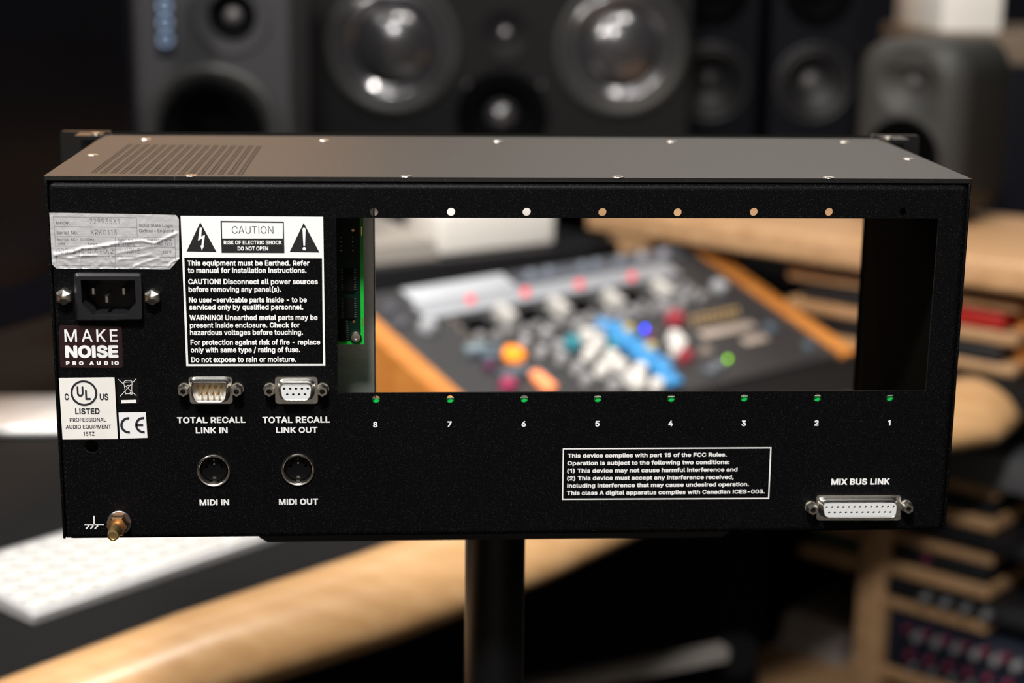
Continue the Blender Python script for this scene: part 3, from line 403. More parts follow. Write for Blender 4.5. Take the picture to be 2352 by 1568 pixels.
D9M = {'fl': [(-153.62, 80.85),(-133.07, 80.76),(-133.24, 67.67),(-153.21, 67.78)], 'sh': [(-151.63, 79.17),(-135.08, 79.1),(-135.54, 70.38),(-151.35, 70.46)], 'nuts': [(-155.68, 75.1),(-130.83, 74.98)], 'pins': [(-148.98, 76.62),(-146.3, 76.61),(-143.52, 76.6),(-140.74, 76.58),(-138.02, 76.57),(-147.37, 73.54),(-144.76, 73.52),(-141.97, 73.51),(-139.35, 73.49)]}
D9F = {'fl': [(-113.11, 80.67),(-93.09, 80.59),(-93.11, 67.45),(-113.21, 67.56)], 'sh': [(-110.26, 77.96),(-95.73, 77.89),(-95.9, 71.13),(-110.23, 71.2)], 'nuts': [(-115.58, 74.9),(-90.74, 74.78)], 'pins': [(-108.49, 76.34),(-105.69, 76.32),(-102.97, 76.31),(-100.2, 76.3),(-97.47, 76.29),(-107.13, 73.49),(-104.33, 73.47),(-101.57, 73.46),(-98.83, 73.45)]}
D25 = {'fl': [(149.61, 19.61),(191.85, 19.22),(192.45, 6.16),(150.32, 6.59)], 'sh': [(151.97, 16.98),(188.45, 16.87),(188.7, 10.05),(152.54, 10.09)], 'nuts': [(147.07, 13.66),(194.54, 13.81)], 'pins': [(153.68, 15.2),(156.44, 15.19),(159.21, 15.19),(161.97, 15.18),(164.74, 15.17),(167.5, 15.17),(170.27, 15.16),(173.04, 15.16),(175.81, 15.15),(178.58, 15.14),(181.35, 15.14),(184.12, 15.13),(186.9, 15.12),(155.11, 12.35),(157.87, 12.34),(160.64, 12.33),(163.4, 12.33),(166.16, 12.32),(168.92, 12.32),(171.69, 12.31),(174.46, 12.31),(177.22, 12.3),(179.99, 12.3),(182.76, 12.29),(185.53, 12.29)]}
GROUND = {'washer': (-188.4, 9.0), 'nut': (-189.24, 7.38), 'stud': (-189.59, 6.61)}
GND_STROKES = [[(-200.67, 12.21),(-200.81, 7.56)], [(-205.43, 7.61),(-196.08, 7.58)], [(-203.25, 7.22),(-204.75, 5.57)], [(-201.21, 7.2),(-202.65, 5.55)], [(-199.0, 7.18),(-200.61, 5.53)]]
CREASES = [[(-212.67, 139.2),(-204.55, 140.5),(-200.03, 142.21),(-193.89, 142.65),(-189.69, 143.37),(-184.35, 144.51)], [(-180.71, 144.95),(-173.16, 145.67),(-167.06, 144.53),(-157.13, 149.11)], [(-188.3, 143.37),(-187.15, 137.64),(-185.64, 133.76)], [(-201.02, 138.78),(-201.71, 135.91),(-201.55, 133.33)], [(-184.54, 139.93),(-176.1, 141.66),(-167.68, 143.09)], [(-183.84, 136.77),(-176.26, 137.64),(-169.21, 139.36)], [(-176.98, 133.61),(-170.73, 136.2),(-165.08, 137.64)], [(-212.43, 138.49),(-206.36, 137.63),(-201.31, 138.49),(-194.06, 138.78)], [(-161.02, 133.61),(-159.84, 135.34),(-156.42, 137.07)]]
# ================================================================== the rack chassis
H = .1755; HW = .216
rack = thing('audio_rack_chassis', 'black steel rack chassis seen from behind, big open rear window, standing on the tray', 'audio equipment', (0, .08, 0))
def rect_ring(x0, x1, z0, z1, rad, n=4):
    o = []
    for cx, cz, a0 in ((x1-rad, z1-rad, 0), (x0+rad, z1-rad, 90), (x0+rad, z0+rad, 180), (x1-rad, z0+rad, 270)):
        for k in range(n+1):
            a = R(a0+90*k/n); o.append((cx+rad*math.cos(a), cz+rad*math.sin(a)))
    return o
def panel_ring(ins): return rect_ring(-214.6+ins, 214.6-ins, .2+ins, 172.7-ins, max(3.2-ins, .6))
BR = 2.6
mb = MB()
holes = [circ(c, 1.95, 20) for c in HOLES_LOW+HOLES_TOP] + [circ(VENT_HOLE, 3.3, 24)] + [circ(c, 7.2, 32) for c in MIDI] + [rrect(WINDOW, .6), list(INLET_OPEN)]
vs, fs = fill2d([panel_ring(BR)]+holes, 1.5)
mb.add([(v.x/1000, (v.z+.75)/1000, v.y/1000) for v in vs], fs)
rings = []
for k in range(7):
    a = R(15*k); rings.append([(x/1000, BR*(1-math.cos(a))/1000, z/1000) for x, z in panel_ring(BR*(1-math.sin(a)))])
rings.append([(x/1000, .014, z/1000) for x, z in panel_ring(0)])
mb.loft(rings, None, False)
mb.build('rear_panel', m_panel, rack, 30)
# countersinks round the small holes
cover_holes = []
for i in range(16):
    cxm = -195.8+i*4.53
    for c in (-.77, .77):
        for j in range(38):
            cover_holes.append(circ((cxm+c, 12-i*.3-(1.2 if i % 2 else 0)+j*3.0), .76, 8))
vs, fs = fill2d([rect_ring(-216.3, 216.3, .9, 167, .8)]+cover_holes, 2.0)
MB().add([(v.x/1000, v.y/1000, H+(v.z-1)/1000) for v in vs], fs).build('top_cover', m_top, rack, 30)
for s in (-1, 1):
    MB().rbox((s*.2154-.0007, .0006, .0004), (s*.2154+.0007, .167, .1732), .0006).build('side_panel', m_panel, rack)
MB().box((-.2147, .003, .0002), (.2147, .1668, .0014)).build('bottom_panel', m_inner, rack)
MB().box((.2128, .0022, .0016), (.2134, .166, .172)).build('inner_side_wall', m_inner, rack)
vs, fs = fill2d([rect_ring(-213, 213, 1, 176.6, 1), rect_ring(-200, 212, 13, 166, 2)], 3)
MB().add([(v.x/1000, .1687+v.z/1000, v.y/1000) for v in vs], fs).build('front_frame', m_inner, rack, 30)
for s in (-1, 1):
    vs, fs = fill2d([rect_ring(*sorted((s*213.2, s*241.0)), -.5, 177.2, 1.5), circ((s*231, 20), 3.3), circ((s*231, 152), 3.3)], 3)
    e = MB().add([(v.x/1000, .1687+v.z/1000, v.y/1000) for v in vs], fs)
    e.box((min(s*.2162, s*.2300), .150, .1745), (max(s*.2162, s*.2300), .1672, .1768))
    e.build('rack_ear', m_satin, rack, 30)
    X = frame((s*.2195, .156, .1768), (0, 0, 1))
    MB().lathe([(.0026, 0), (.0024, .0009), (.0008, .0012)], X, 16).build('ear_screw', m_nickel, rack)
# countersunk cover screws
for x, y in [(-149.8, 3.2), (-51, 3.2), (48.1, 3.2), (148.1, 3.4), (-191.1, 145.4), (-95.3, 144), (-.4, 144), (95.6, 146), (192.9, 148), (-207.5, 77.2), (207.4, 74.8)]:
    X = frame((x/1000, y/1000, H), (0, 0, 1))
    MB().lathe([(.0029, 0), (.0027, .0003), (.0012, .0002), (.0011, -.0006)], X, 20).build('cover_screw', m_nickel, rack)

# ---- screen-printed lettering and labels
def label_part(name, mb, parent=rack, m=None): return mb.build(name, m, parent, 0)
mb = MB()
put_poly(mb, [list(CAUTION_BOX), list(CAUTION_INNER)], m_print, -.00006)
for t in (TRI_BOLT, TRI_BANG, CBOX): put_poly(mb, [list(t)], m_ink, -.00010)
put_poly(mb, [list(CBOX_IN)], m_print, -.00014)
put_poly(mb, [list(BOLT)], m_print, -.00014); put_poly(mb, [list(BANG)], m_print, -.00014); put_poly(mb, [circ(BANG_DOT, .78)], m_print, -.00014)
for r in CBOX_TEXT: put_text(mb, r, m_inkb, -.00018, -.006)
for r in CBOX_RISK: put_text(mb, r, m_print, -.00014, .03)
for r in CAUTION_LINES: put_text(mb, r, m_print, -.00008, .03)
label_part('caution_notice', mb)
mb = MB()
o = FCC_BOX; ix = .62
put_poly(mb, [list(o), [(o[0][0]+ix, o[0][1]-ix), (o[1][0]-ix, o[1][1]-ix), (o[2][0]-ix, o[2][1]+ix), (o[3][0]+ix, o[3][1]+ix)]], m_print)
for r in FCC_LINES: put_text(mb, r, m_print, -.00008, .03)
label_part('compliance_notice', mb)
for n, x, z in NUMBERS:
    w = 1.25 if n == '1' else 2.15
    label_part('slot_number', (lambda b: (put_text(b, (n, x-w/2, x+w/2, z, 2.8), m_print, -.00008, .035), b)[1])(MB()))
for rows in PORT_TEXT:
    mb = MB()
    for r in rows: put_text(mb, r, m_print, -.00008, .03)
    label_part('port_caption', mb)
mb = MB()
for s in GND_STROKES: put_strokes(mb, s, .62, m_print, -.00007)
label_part('earth_symbol', mb)

# ---- stickers
def sticker(name, quad, rad, m, th=.15):
    vs, fs = fill2d([rrect(quad, rad)], th)
    return MB().add([(v.x/1000, -(v.z+th/2)/1000-.00002, v.y/1000) for v in vs], fs).build(name, m, rack, 30)
YS = -.00022
st = sticker('certification_sticker', UL_QUAD, .15, m_paper)
mb = MB(); c, ro, ri = UL_RING
put_poly(mb, [circ(c, ro, 48), circ(c, ri, 48)], m_inkb, YS)
for i, r in enumerate(UL_TEXT): put_text(mb, r, m_inkb, YS, .03 if i in (0, 1) else (.03 if i in (2, 3, 4) else .014))
mb.build('certification_print', None, st, 0)
st = sticker('disposal_sticker', BIN_QUAD, .6, m_gloss)
mb = MB()
put_poly(mb, [list(BIN_BAR)], m_print, YS)
for s in BIN_STROKES: put_strokes(mb, s, .26, m_print, YS)
put_poly(mb, [circ(BIN_WHEEL, .72), circ(BIN_WHEEL, .42)], m_print, YS); put_poly(mb, [circ(BIN_WHEEL, .2)], m_print, YS)
mb.build('crossed_bin_print', None, st, 0)
st = sticker('conformity_sticker', CE_QUAD, .1, m_white)
mb = MB()
for (cx_, cz_), bar in ((CE_C[0], False), (CE_E[0], True)):
    ro, ri = 4.05, 2.9
    arc = circ((cx_, cz_), ro, 24, 84, 276)+circ((cx_, cz_), ri, 24, 276, 84)
    put_poly(mb, [arc], m_inkb, YS)
    if bar: put_poly(mb, [[(cx_-3.5, cz_+.55), (cx_-.2, cz_+.55), (cx_-.2, cz_-.55), (cx_-3.5, cz_-.55)]], m_inkb, YS)
mb.build('conformity_print', None, st, 0)
st = sticker('dealer_sticker', DEALER_QUAD, 1.5, m_plum)
mb = MB()
for r, b, sp in zip(DEALER_TEXT, (.008, .045, .055), (1.22, .98, 1.75)): put_text(mb, r, m_print, YS, b, sp)
mb.build('dealer_lettering', None, st, 0)

# crumpled rating plate
from mathutils import noise
def seg_d(x, z, a, b):
    dx, dz = b[0]-a[0], b[1]-a[1]; t = max(0, min(1, ((x-a[0])*dx+(z-a[1])*dz)/(dx*dx+dz*dz)))
    return math.hypot(x-a[0]-t*dx, z-a[1]-t*dz)
sx0 = min(p[0] for p in SERIAL_POLY); sx1 = max(p[0] for p in SERIAL_POLY); sz0 = min(p[1] for p in SERIAL_POLY); sz1 = max(p[1] for p in SERIAL_POLY)
def foil_h(x, z):
    h = .12
    for k, cr in enumerate(CREASES):
        d = min(seg_d(x, z, a, b) for a, b in zip(cr, cr[1:]))
        w, am = ((.75, .55), (.65, .5), (.5, .35), (.4, .3), (.7, .25), (.7, .25), (.7, .28), (.6, .3), (.5, .4))[k]
        h += am*math.exp(-(d/w)**2)
    low = max(0, min(1, (sz0+13-z)/10)); h += .22*low*(noise.noise((x*.35, z*.55, 3.1))+.3*noise.noise((x*1.1, z*1.3, 9)))+.05*noise.noise((x*.2, z*.3, 1))
    h += .10*max(0, 1-(x-sx0)/3)*noise.noise((x*.4, z*1.6, 5))
    return max(.05, h)/1000
rows_, cols_ = 64, 120; grid = []
P_ = SERIAL_POLY
for i in range(rows_+1):
    z = sz0+.05+(sz1-sz0-.1)*i/rows_; xs = []
    for a, b in zip(P_, P_[1:]+P_[:1]):
        if (a[1]-z)*(b[1]-z) <= 0 and a[1] != b[1]: xs.append(a[0]+(b[0]-a[0])*(z-a[1])/(b[1]-a[1]))
    xl, xr = min(xs), max(xs); grid.append([(xl+(xr-xl)*j/cols_, z) for j in range(cols_+1)])
vs = [(x/1000, -foil_h(x, z), z/1000) for row in grid for x, z in row]; nC = cols_+1
fs = [(i*nC+j, i*nC+j+1, (i+1)*nC+j+1, (i+1)*nC+j) for i in range(rows_) for j in range(cols_)]
st = MB().add(vs, fs).build('rating_plate', m_foil, rack, 60)
mb = MB()
def sub(pts, n=14):
    o = []
    for a, b in zip(pts, pts[1:]): o += [(a[0]+(b[0]-a[0])*k/n, a[1]+(b[1]-a[1])*k/n) for k in range(n)]
    return o+[pts[-1]]
for s in SERIAL_LINES: put_strokes(mb, sub(list(s), 30), .13, m_grayink, -.00005, foil_h)
for r in SERIAL_TEXT:
    thin = any(k in r[0] for k in ('729', 'XRK', '100', '0.4', 'NONE'))
    put_text(mb, r, m_grayink, -.00005, -.012 if thin else .004, 1.0, foil_h)
mb.build('rating_print', None, st, 0)

# ---- mains inlet
inlet = MB()
ro = rrect(INLET_OUT, 1.6); rf = rrect(INLET_FACE, 1.2)
inlet.loft([[(x/1000, 0, z/1000) for x, z in ro], [(x/1000, -.0028, z/1000) for x, z in ro], [(x/1000, -.004, z/1000) for x, z in rf]], None, False)
op = [Vector((x, z, 0)) for x, z in INLET_OPEN]
opl = [(v.x, v.y) for v in op]
vs, fs = fill2d([rf, opl]); inlet.add([(v.x/1000, -.004, v.y/1000) for v in vs], fs)
cxo = sum(p[0] for p in opl)/6; czo = sum(p[1] for p in opl)/6
inlet.loft([[(x/1000, -.004, z/1000) for x, z in opl], [((cxo+(x-cxo)*.97)/1000, .013, (czo+(z-czo)*.97)/1000) for x, z in opl]], None, False)
inlet.quad([((cxo+(x-cxo)*.97)/1000, .013, (czo+(z-czo)*.97)/1000) for x, z in opl])
inl = inlet.build('power_inlet', m_plast, rack, 25)
for (x, z), ext in zip(INLET_PINS, (0, 0, -.0015)):
    x /= 1000; z /= 1000; w_, h_ = .0009, .0018
    MB().loft([[(x-w_*k, y, z-h_*k2), (x+w_*k, y, z-h_*k2), (x+w_*k, y, z+h_*k2), (x-w_*k, y, z+h_*k2)] for y, k, k2 in ((.013, 1, 1), (ext, 1, 1), (ext-.0008, .55, .8))]).build('contact_pin', m_nickel, inl, 20)
for x, z in HEXES:
    X = frame((x/1000, 0, z/1000), (0, -1, 0))
    MB().lathe([(.0040, 0), (.0040, .0035), (.0036, .0043), (.0012, .0056), (.0004, .0058)], X, 6, a0=R(30)).build('hex_bolt', m_nickel, rack, 20)

# ---- D-shaped connectors
def grow(q, e):
    (a, b, c, d) = q; return [(a[0]-e, a[1]+e), (b[0]+e, b[1]+e), (c[0]+e, c[1]-e), (d[0]-e, d[1]-e)]
def jack(parent, c):
    X = frame((c[0]/1000, 0, c[1]/1000), (0, -1, 0))
    b = MB(); b.lathe([(.0031, 0), (.0031, .0006), (.0030, .0012)], X, 24, None, True)
    b.lathe([(.0029, .001), (.0029, .0042), (.0024, .0062)], X, 6, None, False, R(30))
    vs, fs = fill2d([circ((0, 0), .0024, 6, 30, 390), circ((0, 0), .0013, 20)]); b.add([X @ Vector((v.x, v.y, .0062)) for v in vs], fs)
    b.lathe([(.0013, .0062), (.0012, .0030)], X, 20, None, False)
    b.build('hex_jack_nut', m_nickel, parent, 25)
    MB().lathe([(.00122, .0032), (.0001, .0033)], X, 12).build('thread_bore', m_hole, parent)
def connector(name, dat, female, hr, dshape):
    (a, b, c, d) = dat['sh']; k = dshape
    q = [a, b, (c[0]-k, c[1]), (d[0]+k, d[1])]
    fl = MB(); vs, fs = fill2d([rrect(dat['fl'], 1.6)], .9)
    fl.add([(v.x/1000, -.00045+v.z/1000, v.y/1000) for v in vs], fs)
    rad = 2.3
    def ring(e, y): return [(x/1000, y, z/1000) for x, z in rrect(grow(q, e), rad+e*.8)]
    fl.loft([ring(1.9, -.0008), ring(1.6, -.0013), ring(.95, -.0019), ring(.75, -.0026), ring(.62, -.0056), ring(.40, -.0062), ring(.12, -.0060), ring(.08, -.0016)], None, False)
    root = fl.build(name, m_tin, rack, 40)
    if female:
        vs, fs = fill2d([rrect(q, rad)]+[circ(p, hr, 12) for p in dat['pins']], .8)
        MB().add([(v.x/1000, -.0058+v.z/1000, v.y/1000) for v in vs], fs).build('connector_insert', m_insul, root, 30)
        MB().loft([[(x/1000, y, z/1000) for x, z in rrect(q, rad)] for y in (-.005, -.0045)]).build('socket_floor', m_hole, root)
    else:
        MB().loft([[(x/1000, y, z/1000) for x, z in rrect(grow(q, .05), rad)] for y in (-.001, -.0017)]).build('connector_insert', m_cream, root, 30)
        for p in dat['pins']:
            X = frame((p[0]/1000, -.0016, p[1]/1000), (0, -1, 0))
            MB().lathe([(.0005, 0), (.0005, .0032), (.0003, .0037), (.0001, .0038)], X, 10).build('contact_pin', m_gold, root)
    for n in dat['nuts']: jack(root, n)
    return root
connector('pin_connector', D9M, False, .6, 1.0)
connector('socket_connector', D9F, True, .62, .8)
connector('long_socket_connector', D25, True, .60, .5)

# ---- round five-pole sockets
for cx_, cz_ in MIDI:
    X = frame((cx_/1000, 0, cz_/1000), (0, -1, 0), (1, 0, 0))
    ring = MB().lathe([(.0080, 0), (.0080, .0006), (.0077, .0010), (.0072, .0009), (.0068, .0002), (.0067, -.005)], X, 48, None, False).build('round_socket', m_nickel, rack, 50)
    body = MB(); hl = []
    for a in (0, 45, 90, 135, 180): hl.append(circ((cx_+3.6*math.cos(R(a)), cz_+1.0+3.6*math.sin(R(a))*.95), .75, 10))
    vs, fs = fill2d([circ((cx_, cz_), 6.0, 40)]+hl, 1); body.add([(v.x/1000, .0032+v.z/1000, v.y/1000) for v in vs], fs)
    body.loft([[(x/1000, y, z/1000) for x, z in circ((cx_, cz_), 6.9, 24)] for y in (.0048, .0055)])
    body.build('socket_body', m_sock, ring, 30)
    MB().box(((cx_-.8)/1000, -.0002, (cz_-6.6)/1000), ((cx_+.8)/1000, .0028, (cz_-5.7)/1000)).box(((cx_-.7)/1000, .0018, (cz_-4.6)/1000), ((cx_+.7)/1000, .0027, (cz_-3.9)/1000)).build('earth_tab', m_nickel, ring)
    MB().box(((cx_-.35)/1000, .0020, (cz_+2.2)/1000), ((cx_+.35)/1000, .0027, (cz_+3.1)/1000)).box(((cx_-.3)/1000, .0020, (cz_+4.4)/1000), ((cx_+.3)/1000, .0027, (cz_+4.9)/1000)).build('contact_spring', m_tin, ring)

# ---- earth stud
gx, gz = -.1887, .0088
X = frame((gx, 0, gz), (0, -1, 0))
gs = MB().lathe([(.0059, 0), (.0059, .0008), (.0056, .0011), (.003, .0011)], X, 36).build('earth_terminal', m_zinc, rack)
MB().lathe([(.0053, .0011), (.0053, .0062), (.0047, .0073), (.0030, .0074)], X, 6, a0=R(0)).build('hex_nut', m_copper, gs, 20)
MB().lathe([(.0028, .004), (.0028, .0175), (.0025, .0190), (.0019, .0191), (.0017, .0185)], X, 28).build('threaded_stud', m_brass, gs, 30)

# ---- inside: bracket, side circuit board, backplane behind the small holes
MB().box((-.100, .0500, .002), (-.0666, .0510, .170)).box((-.0672, .0500, .002), (-.0666, .062, .170)).build('inner_bracket', m_alu, rack)
pcb = MB().box((-.100, .0300, .0906), (-.0733, .0316, .165)).build('circuit_board', m_pcb, rack)
MB().box((-.0733, .0300, .0890), (-.0717, .0316, .165)).box((-.100, .0300, .0890), (-.0733, .0316, .0906)).build('board_edge', m_pcbedge, pcb)
def pz(y): return .1517-(y-500)*(.1517-.0891)/290
for (px, y, w_, h_) in ((-.0790, 640, .0026, .011), (-.0790, 705, .0026, .010), (-.0826, 757, .0022, .010)):
    ch = MB().box((px-w_, .0285, pz(y)-h_/2), (px+w_, .030, pz(y)+h_/2)).build('chip', m_chip, pcb)
    lg = MB()
    for k in range(9):
        z = pz(y)-h_/2+h_*(k+.5)/9
        for s in (-1, 1): lg.box((px+s*(w_+.0005)-.0005, .0292, z-.0002), (px+s*(w_+.0005)+.0005, .030, z+.0002))
    lg.build('chip_leads', m_lead, ch)
for px in (-.0825, -.0768):
    b = MB()
    for k in range(4): b.lathe([(.0006, 0), (.0005, .0004), (.0002, .0006)], frame((px, .030, pz(543)-.0022*k), (0, -1, 0)), 10)
    b.build('solder_joints', m_tin, pcb)
for y in (528, 737): MB().lathe([(.0009, 0), (.0007, .0003)], frame((-.0766, .0299, pz(y)), (0, -1, 0)), 12).build('plated_hole', m_copper, pcb)
for y in (530, 738): MB().box((-.0727, .0298, pz(y)-.0022), (-.0722, .0300, pz(y)+.0022)).build('edge_contact', m_gold, pcb)
MB().lathe([(.0028, 0), (.0028, .0012), (.0022, .0019), (.0011, .0020), (.001, .0012)], frame((-.0757, .030, .0928), (0, -1, 0)), 24).build('board_screw', m_nickel, pcb)
hz = HOLES_LOW[0][1]/1000
bp_ = MB().box((-.075, .0017, .030), (.2120, .0032, hz-.0004)).build('backplane_board', m_green, rack)
MB().box((-.075, .0017, hz-.0004), (.2120, .0032, hz+.0001)).build('board_edge', m_lime, bp_)

# ================================================================== stand
stand = thing('equipment_stand', 'black stand with flat tray and thick round pole carrying the rack chassis', 'stand', (0, .08, -.95))
tr = MB()
prof = [(-.1265, -.0008), (.1150, -.0008), (.1150, -.0060), (.1135, -.0105), (.1095, -.0130), (-.1210, -.0130), (-.1250, -.0105), (-.1265, -.0060)]
tr.loft([[(x, y, z) for x, z in prof] for y in (.030, .135)])
tr.build('tray', m_satin, stand, 30)
MB().lathe([(.0162, -.95), (.0162, -.0132), (.0162, -.0131)], frame((-.0037, .078, 0), (0, 0, 1)), 40).build('pole', m_satin, stand)
MB().lathe([(.20, -.95), (.20, -.94), (.19, -.935), (.03, -.93), (.018, -.925)], frame((-.0037, .078, 0), (0, 0, 1)), 48).build('base_plate', m_satin, stand)
for x0, r in ((.1185, .0052), (-.1305, .0046)):
    pts = [(x0, .058, -.0118+.0)]; pts = [(x0+.0022*math.sin(2*math.pi*k/20)*.8, .058-.002*math.cos(2*math.pi*k/20), -.0098+r*math.cos(2*math.pi*k/20)) for k in range(21)]
    MB().tube(pts, .0011, None, 8).build('tray_clip', m_gloss, stand)
# ================================================================== the room
def struct(name, mb, m):
    o = mb.build(name, m, None, 0); o['kind'] = 'structure'; return o
ZF = -.95; ZD = -.235
struct('floor', MB().box((-3.2, -2.6, ZF-.05), (3.4, 3.7, ZF)), m_floor)
struct('ceiling', MB().box((-3.2, -2.6, 1.62), (3.4, 3.7, 1.67)), m_ceil)
struct('wall_back', MB().box((-3.2, 3.7, ZF), (3.4, 3.75, 1.62)), m_wall)
struct('wall_left', MB().box((-3.25, -2.6, ZF), (-3.2, 3.7, 1.62)), m_wall)
struct('wall_right', MB().box((3.4, -2.6, ZF), (3.45, 3.7, 1.62)), m_wall)
struct('wall_front', MB().box((-3.2, -2.65, ZF), (3.4, -2.6, 1.62)), m_plaster)

# ================================================================== desk
desk = thing('studio_desk', 'long studio desk with black top and rounded beech front edge, behind the rack chassis', 'desk', (0, 1.0, ZF))
inn = [(-1.30, -.60), (-.62, .075), (-.339, .354), (-.232, .469), (-.093, .598), (.03, .725), (.25, .965), (.36, 1.06), (.45, 1.10), (.52, 1.12), (.58, 1.145), (.62, 1.18)]
out = [(-1.22, -.66), (-.55, .03), (-.276, .325), (-.181, .420), (-.050, .520), (.082, .648), (.29, .890), (.40, .965), (.48, .995), (.565, 1.035), (.635, 1.06), (.685, 1.13)]
prof = [(0, ZD-.002), (.03, ZD+.0035), (.18, ZD+.0065), (.34, ZD+.0065), (.48, ZD+.0035), (.60, ZD-.0005), (.72, ZD-.006), (.84, ZD-.014), (.94, ZD-.0245), (1, ZD-.035), (.98, ZD-.043), (.88, ZD-.050), (0, ZD-.052)]
MB().loft([[(a[0]+(b[0]-a[0])*t, a[1]+(b[1]-a[1])*t, z) for t, z in prof] for a, b in zip(inn, out)]).build('front_edge', m_wood, desk, 60)
topo = inn + [(.685, 1.13), (.92, .97), (1.2, 1.27), (1.0, 1.70), (.78, 2.0), (.78, 2.40), (.30, 2.42), (-.55, 2.2), (-1.6, 1.2), (-1.9, 0)]
topo = [(x*1000, y*1000) for x, y in topo]
vs, fs = fill2d([topo], 30)
MB().add([(v.x/1000, v.y/1000, ZD-.0152+v.z/1000) for v in vs], fs).build('desk_top', m_desk, desk, 30)
def slab(p0, p1, th, z0, z1):
    a = Vector((p0[0], p0[1], 0)); b = Vector((p1[0], p1[1], 0)); d = (b-a).normalized(); n = Vector((-d.y, d.x, 0))*th/2
    return [[a+n+Vector((0, 0, z)), a-n+Vector((0, 0, z)), b-n+Vector((0, 0, z)), b+n+Vector((0, 0, z))] for z in (z0, z1)]
MB().loft(slab((-.30, 1.00), (.42, 1.345), .03, ZF, ZD-.03)).build('modesty_panel', m_navy, desk, 0)
MB().loft(slab((-1.0, .1), (-.9, .2), .05, ZF, ZD-.03)).build('leg', m_satin, desk, 0)
MB().loft(slab((.02, .985), (.335, 1.115), .022, -.565, -.549)).build('cable_rail', m_sheetg, desk, 0)
MB().loft(slab((.335, 1.115), (.37, 1.13), .03, -.585, -.545)).build('rail_bracket', m_gear, desk, 0)

# white keyboard
kb = thing('computer_keyboard', 'white computer keyboard with slim keys lying on the black desk', 'keyboard', (-.338, .458, ZD))
KX = Matrix.Translation((-.338, .458, ZD)) @ Matrix.Rotation(R(46), 4, 'Z')
body = MB(); body.loft([[(x, y, z) for y, z in ((0, .0), (0, .0062), (.003, .0075), (.128, .0125), (.131, .0115), (.131, .0))] for x in (0, .43)], None, True, KX)
body.build('keyboard_body', mat('silver_keyboard_body', (.42, .42, .43), .45, .3), kb, 30)
for r in range(6):
    y0 = .006+r*.0203; ks = [.018]*20
    if r == 0: ks = [.018]*3+[.024]+[.100]+[.024]+[.018]*9
    x = .006
    for k, w_ in enumerate(ks):
        zt = .0075+(y0+.009-.003)*.04+.0026
        MB().rbox((x, y0, zt-.004), (x+w_, y0+(.0165 if r < 5 else .011), zt), .001, None, KX, 2).build('key', m_key, kb, 40)
        x += w_+.0031
        if k == 14 and r > 0: x += .006
        if x > .392: break

# monitor at far left
mon = thing('computer_monitor', 'large black computer monitor on silver foot at the left edge', 'monitor', (-.60, 1.10, ZD))
e = Vector((.454, .891, 0)); nrm = Vector((.891, -.454, 0)); m0 = Vector((-.469, .954, -.118))
def monp(t, off, z): return m0+e*t+nrm*off+Vector((0, 0, z))
MB().loft([[monp(-.30, o, z), monp(.235, o, z), monp(.235, o, z2), monp(-.30, o, z2)] for o, z, z2 in ((-.035, .02, .44), (-.012, 0, .46), (0, 0, .46))]).build('display', m_screen, mon, 30)
MB().loft([[monp(-.30, o, z) for z in (.002, .045)][:1]+[monp(.235, o, .002), monp(.235, o, .045), monp(-.30, o, .045)] for o in (.0, .002)]).build('chin', m_navy, mon, 0)
MB().rbox((-.80, .963, ZD), (-.405, 1.09, ZD+.012), .006).build('foot', m_alum, mon)
MB().rbox((-.74, 1.075, ZD+.0), (-.66, 1.088, ZD+.25), .004, None).build('stand_neck', m_alum, mon)

# pale things on the desk behind the console
RZ = Matrix.Translation((-.002, 1.572, ZD)) @ Matrix.Rotation(R(30), 4, 'Z')
bx = MB().rbox((-.19, -.025, 0), (.30, .18, .080), .004, None, RZ).build('black_box', m_gear)
tag(bx, 'low black box behind the mixing console, under the white one', 'box')
bx = MB().rbox((.0, 0, .080), (.200, .10, .142), .006, None, RZ).build('white_box', m_sheet)
tag(bx, 'white box lying on the low black box behind the mixing console', 'box')
bx = MB().loft([[(-.15, -.005, .080), (-.004, -.005, .080), (-.004, .12, .080), (-.15, .12, .080)], [(-.15, -.005, .105), (-.012, -.005, .105), (-.05, .11, .135), (-.15, .11, .140)]], None, True, RZ).build('paper_stack', m_sheetb, None, 0)
tag(bx, 'pale grey paper stack left of the white box behind the console', 'paper')

# ================================================================== mixing console
con = thing('mixing_console', 'small mixing console with coloured knobs between orange wooden cheeks, seen through the chassis window', 'mixer', (.25, 1.25, ZD))
a_ = R(38); cu_ = Vector((math.cos(a_), math.sin(a_), 0)); cv_ = Vector((-math.sin(a_), math.cos(a_), .38)).normalized(); cn_ = cu_.cross(cv_)
CX = Matrix((cu_, cv_, cn_)).transposed().to_4x4(); CX.translation = Vector((.001, 1.008, -.2))
def low(a, b, z=ZD): # point on the desk below panel point (a, b)
    p = CX @ Vector((a, b, 0)); return Vector((p.x, p.y, z))
def wedge(a0, a1, b0, b1, h, m, name, parent=con):
    r0 = [low(a0, b0), low(a1, b0), low(a1, b1), low(a0, b1)]
    r1 = [CX @ Vector((a, b, h)) for a, b in ((a0, b0), (a1, b0), (a1, b1), (a0, b1))]
    return MB().loft([r0, r1]).build(name, m, parent, 20)
pan = wedge(.003, .575, -.088, .206, 0, m_console, 'control_panel')
wedge(-.026, .003, -.095, .206, .004, m_woodo, 'wooden_cheek'); wedge(.575, .603, -.095, .206, .004, m_woodo, 'wooden_cheek')
def slabp(name, a0, a1, b0, b1, h, m, parent=None):
    return MB().rbox((a0, b0, 0), (a1, b1, h), min(.0015, h/3), None, CX, 2).build(name, m, parent or pan)
slabp('meter_strip', .066, .50, .135, .168, .004, mat('silver_meter_strip', (.36, .38, .42), .45, .2))
slabp('display_window', .075, .235, .170, .203, .003, mat('pale_glossy_window', (.52, .55, .60), .4, .1))
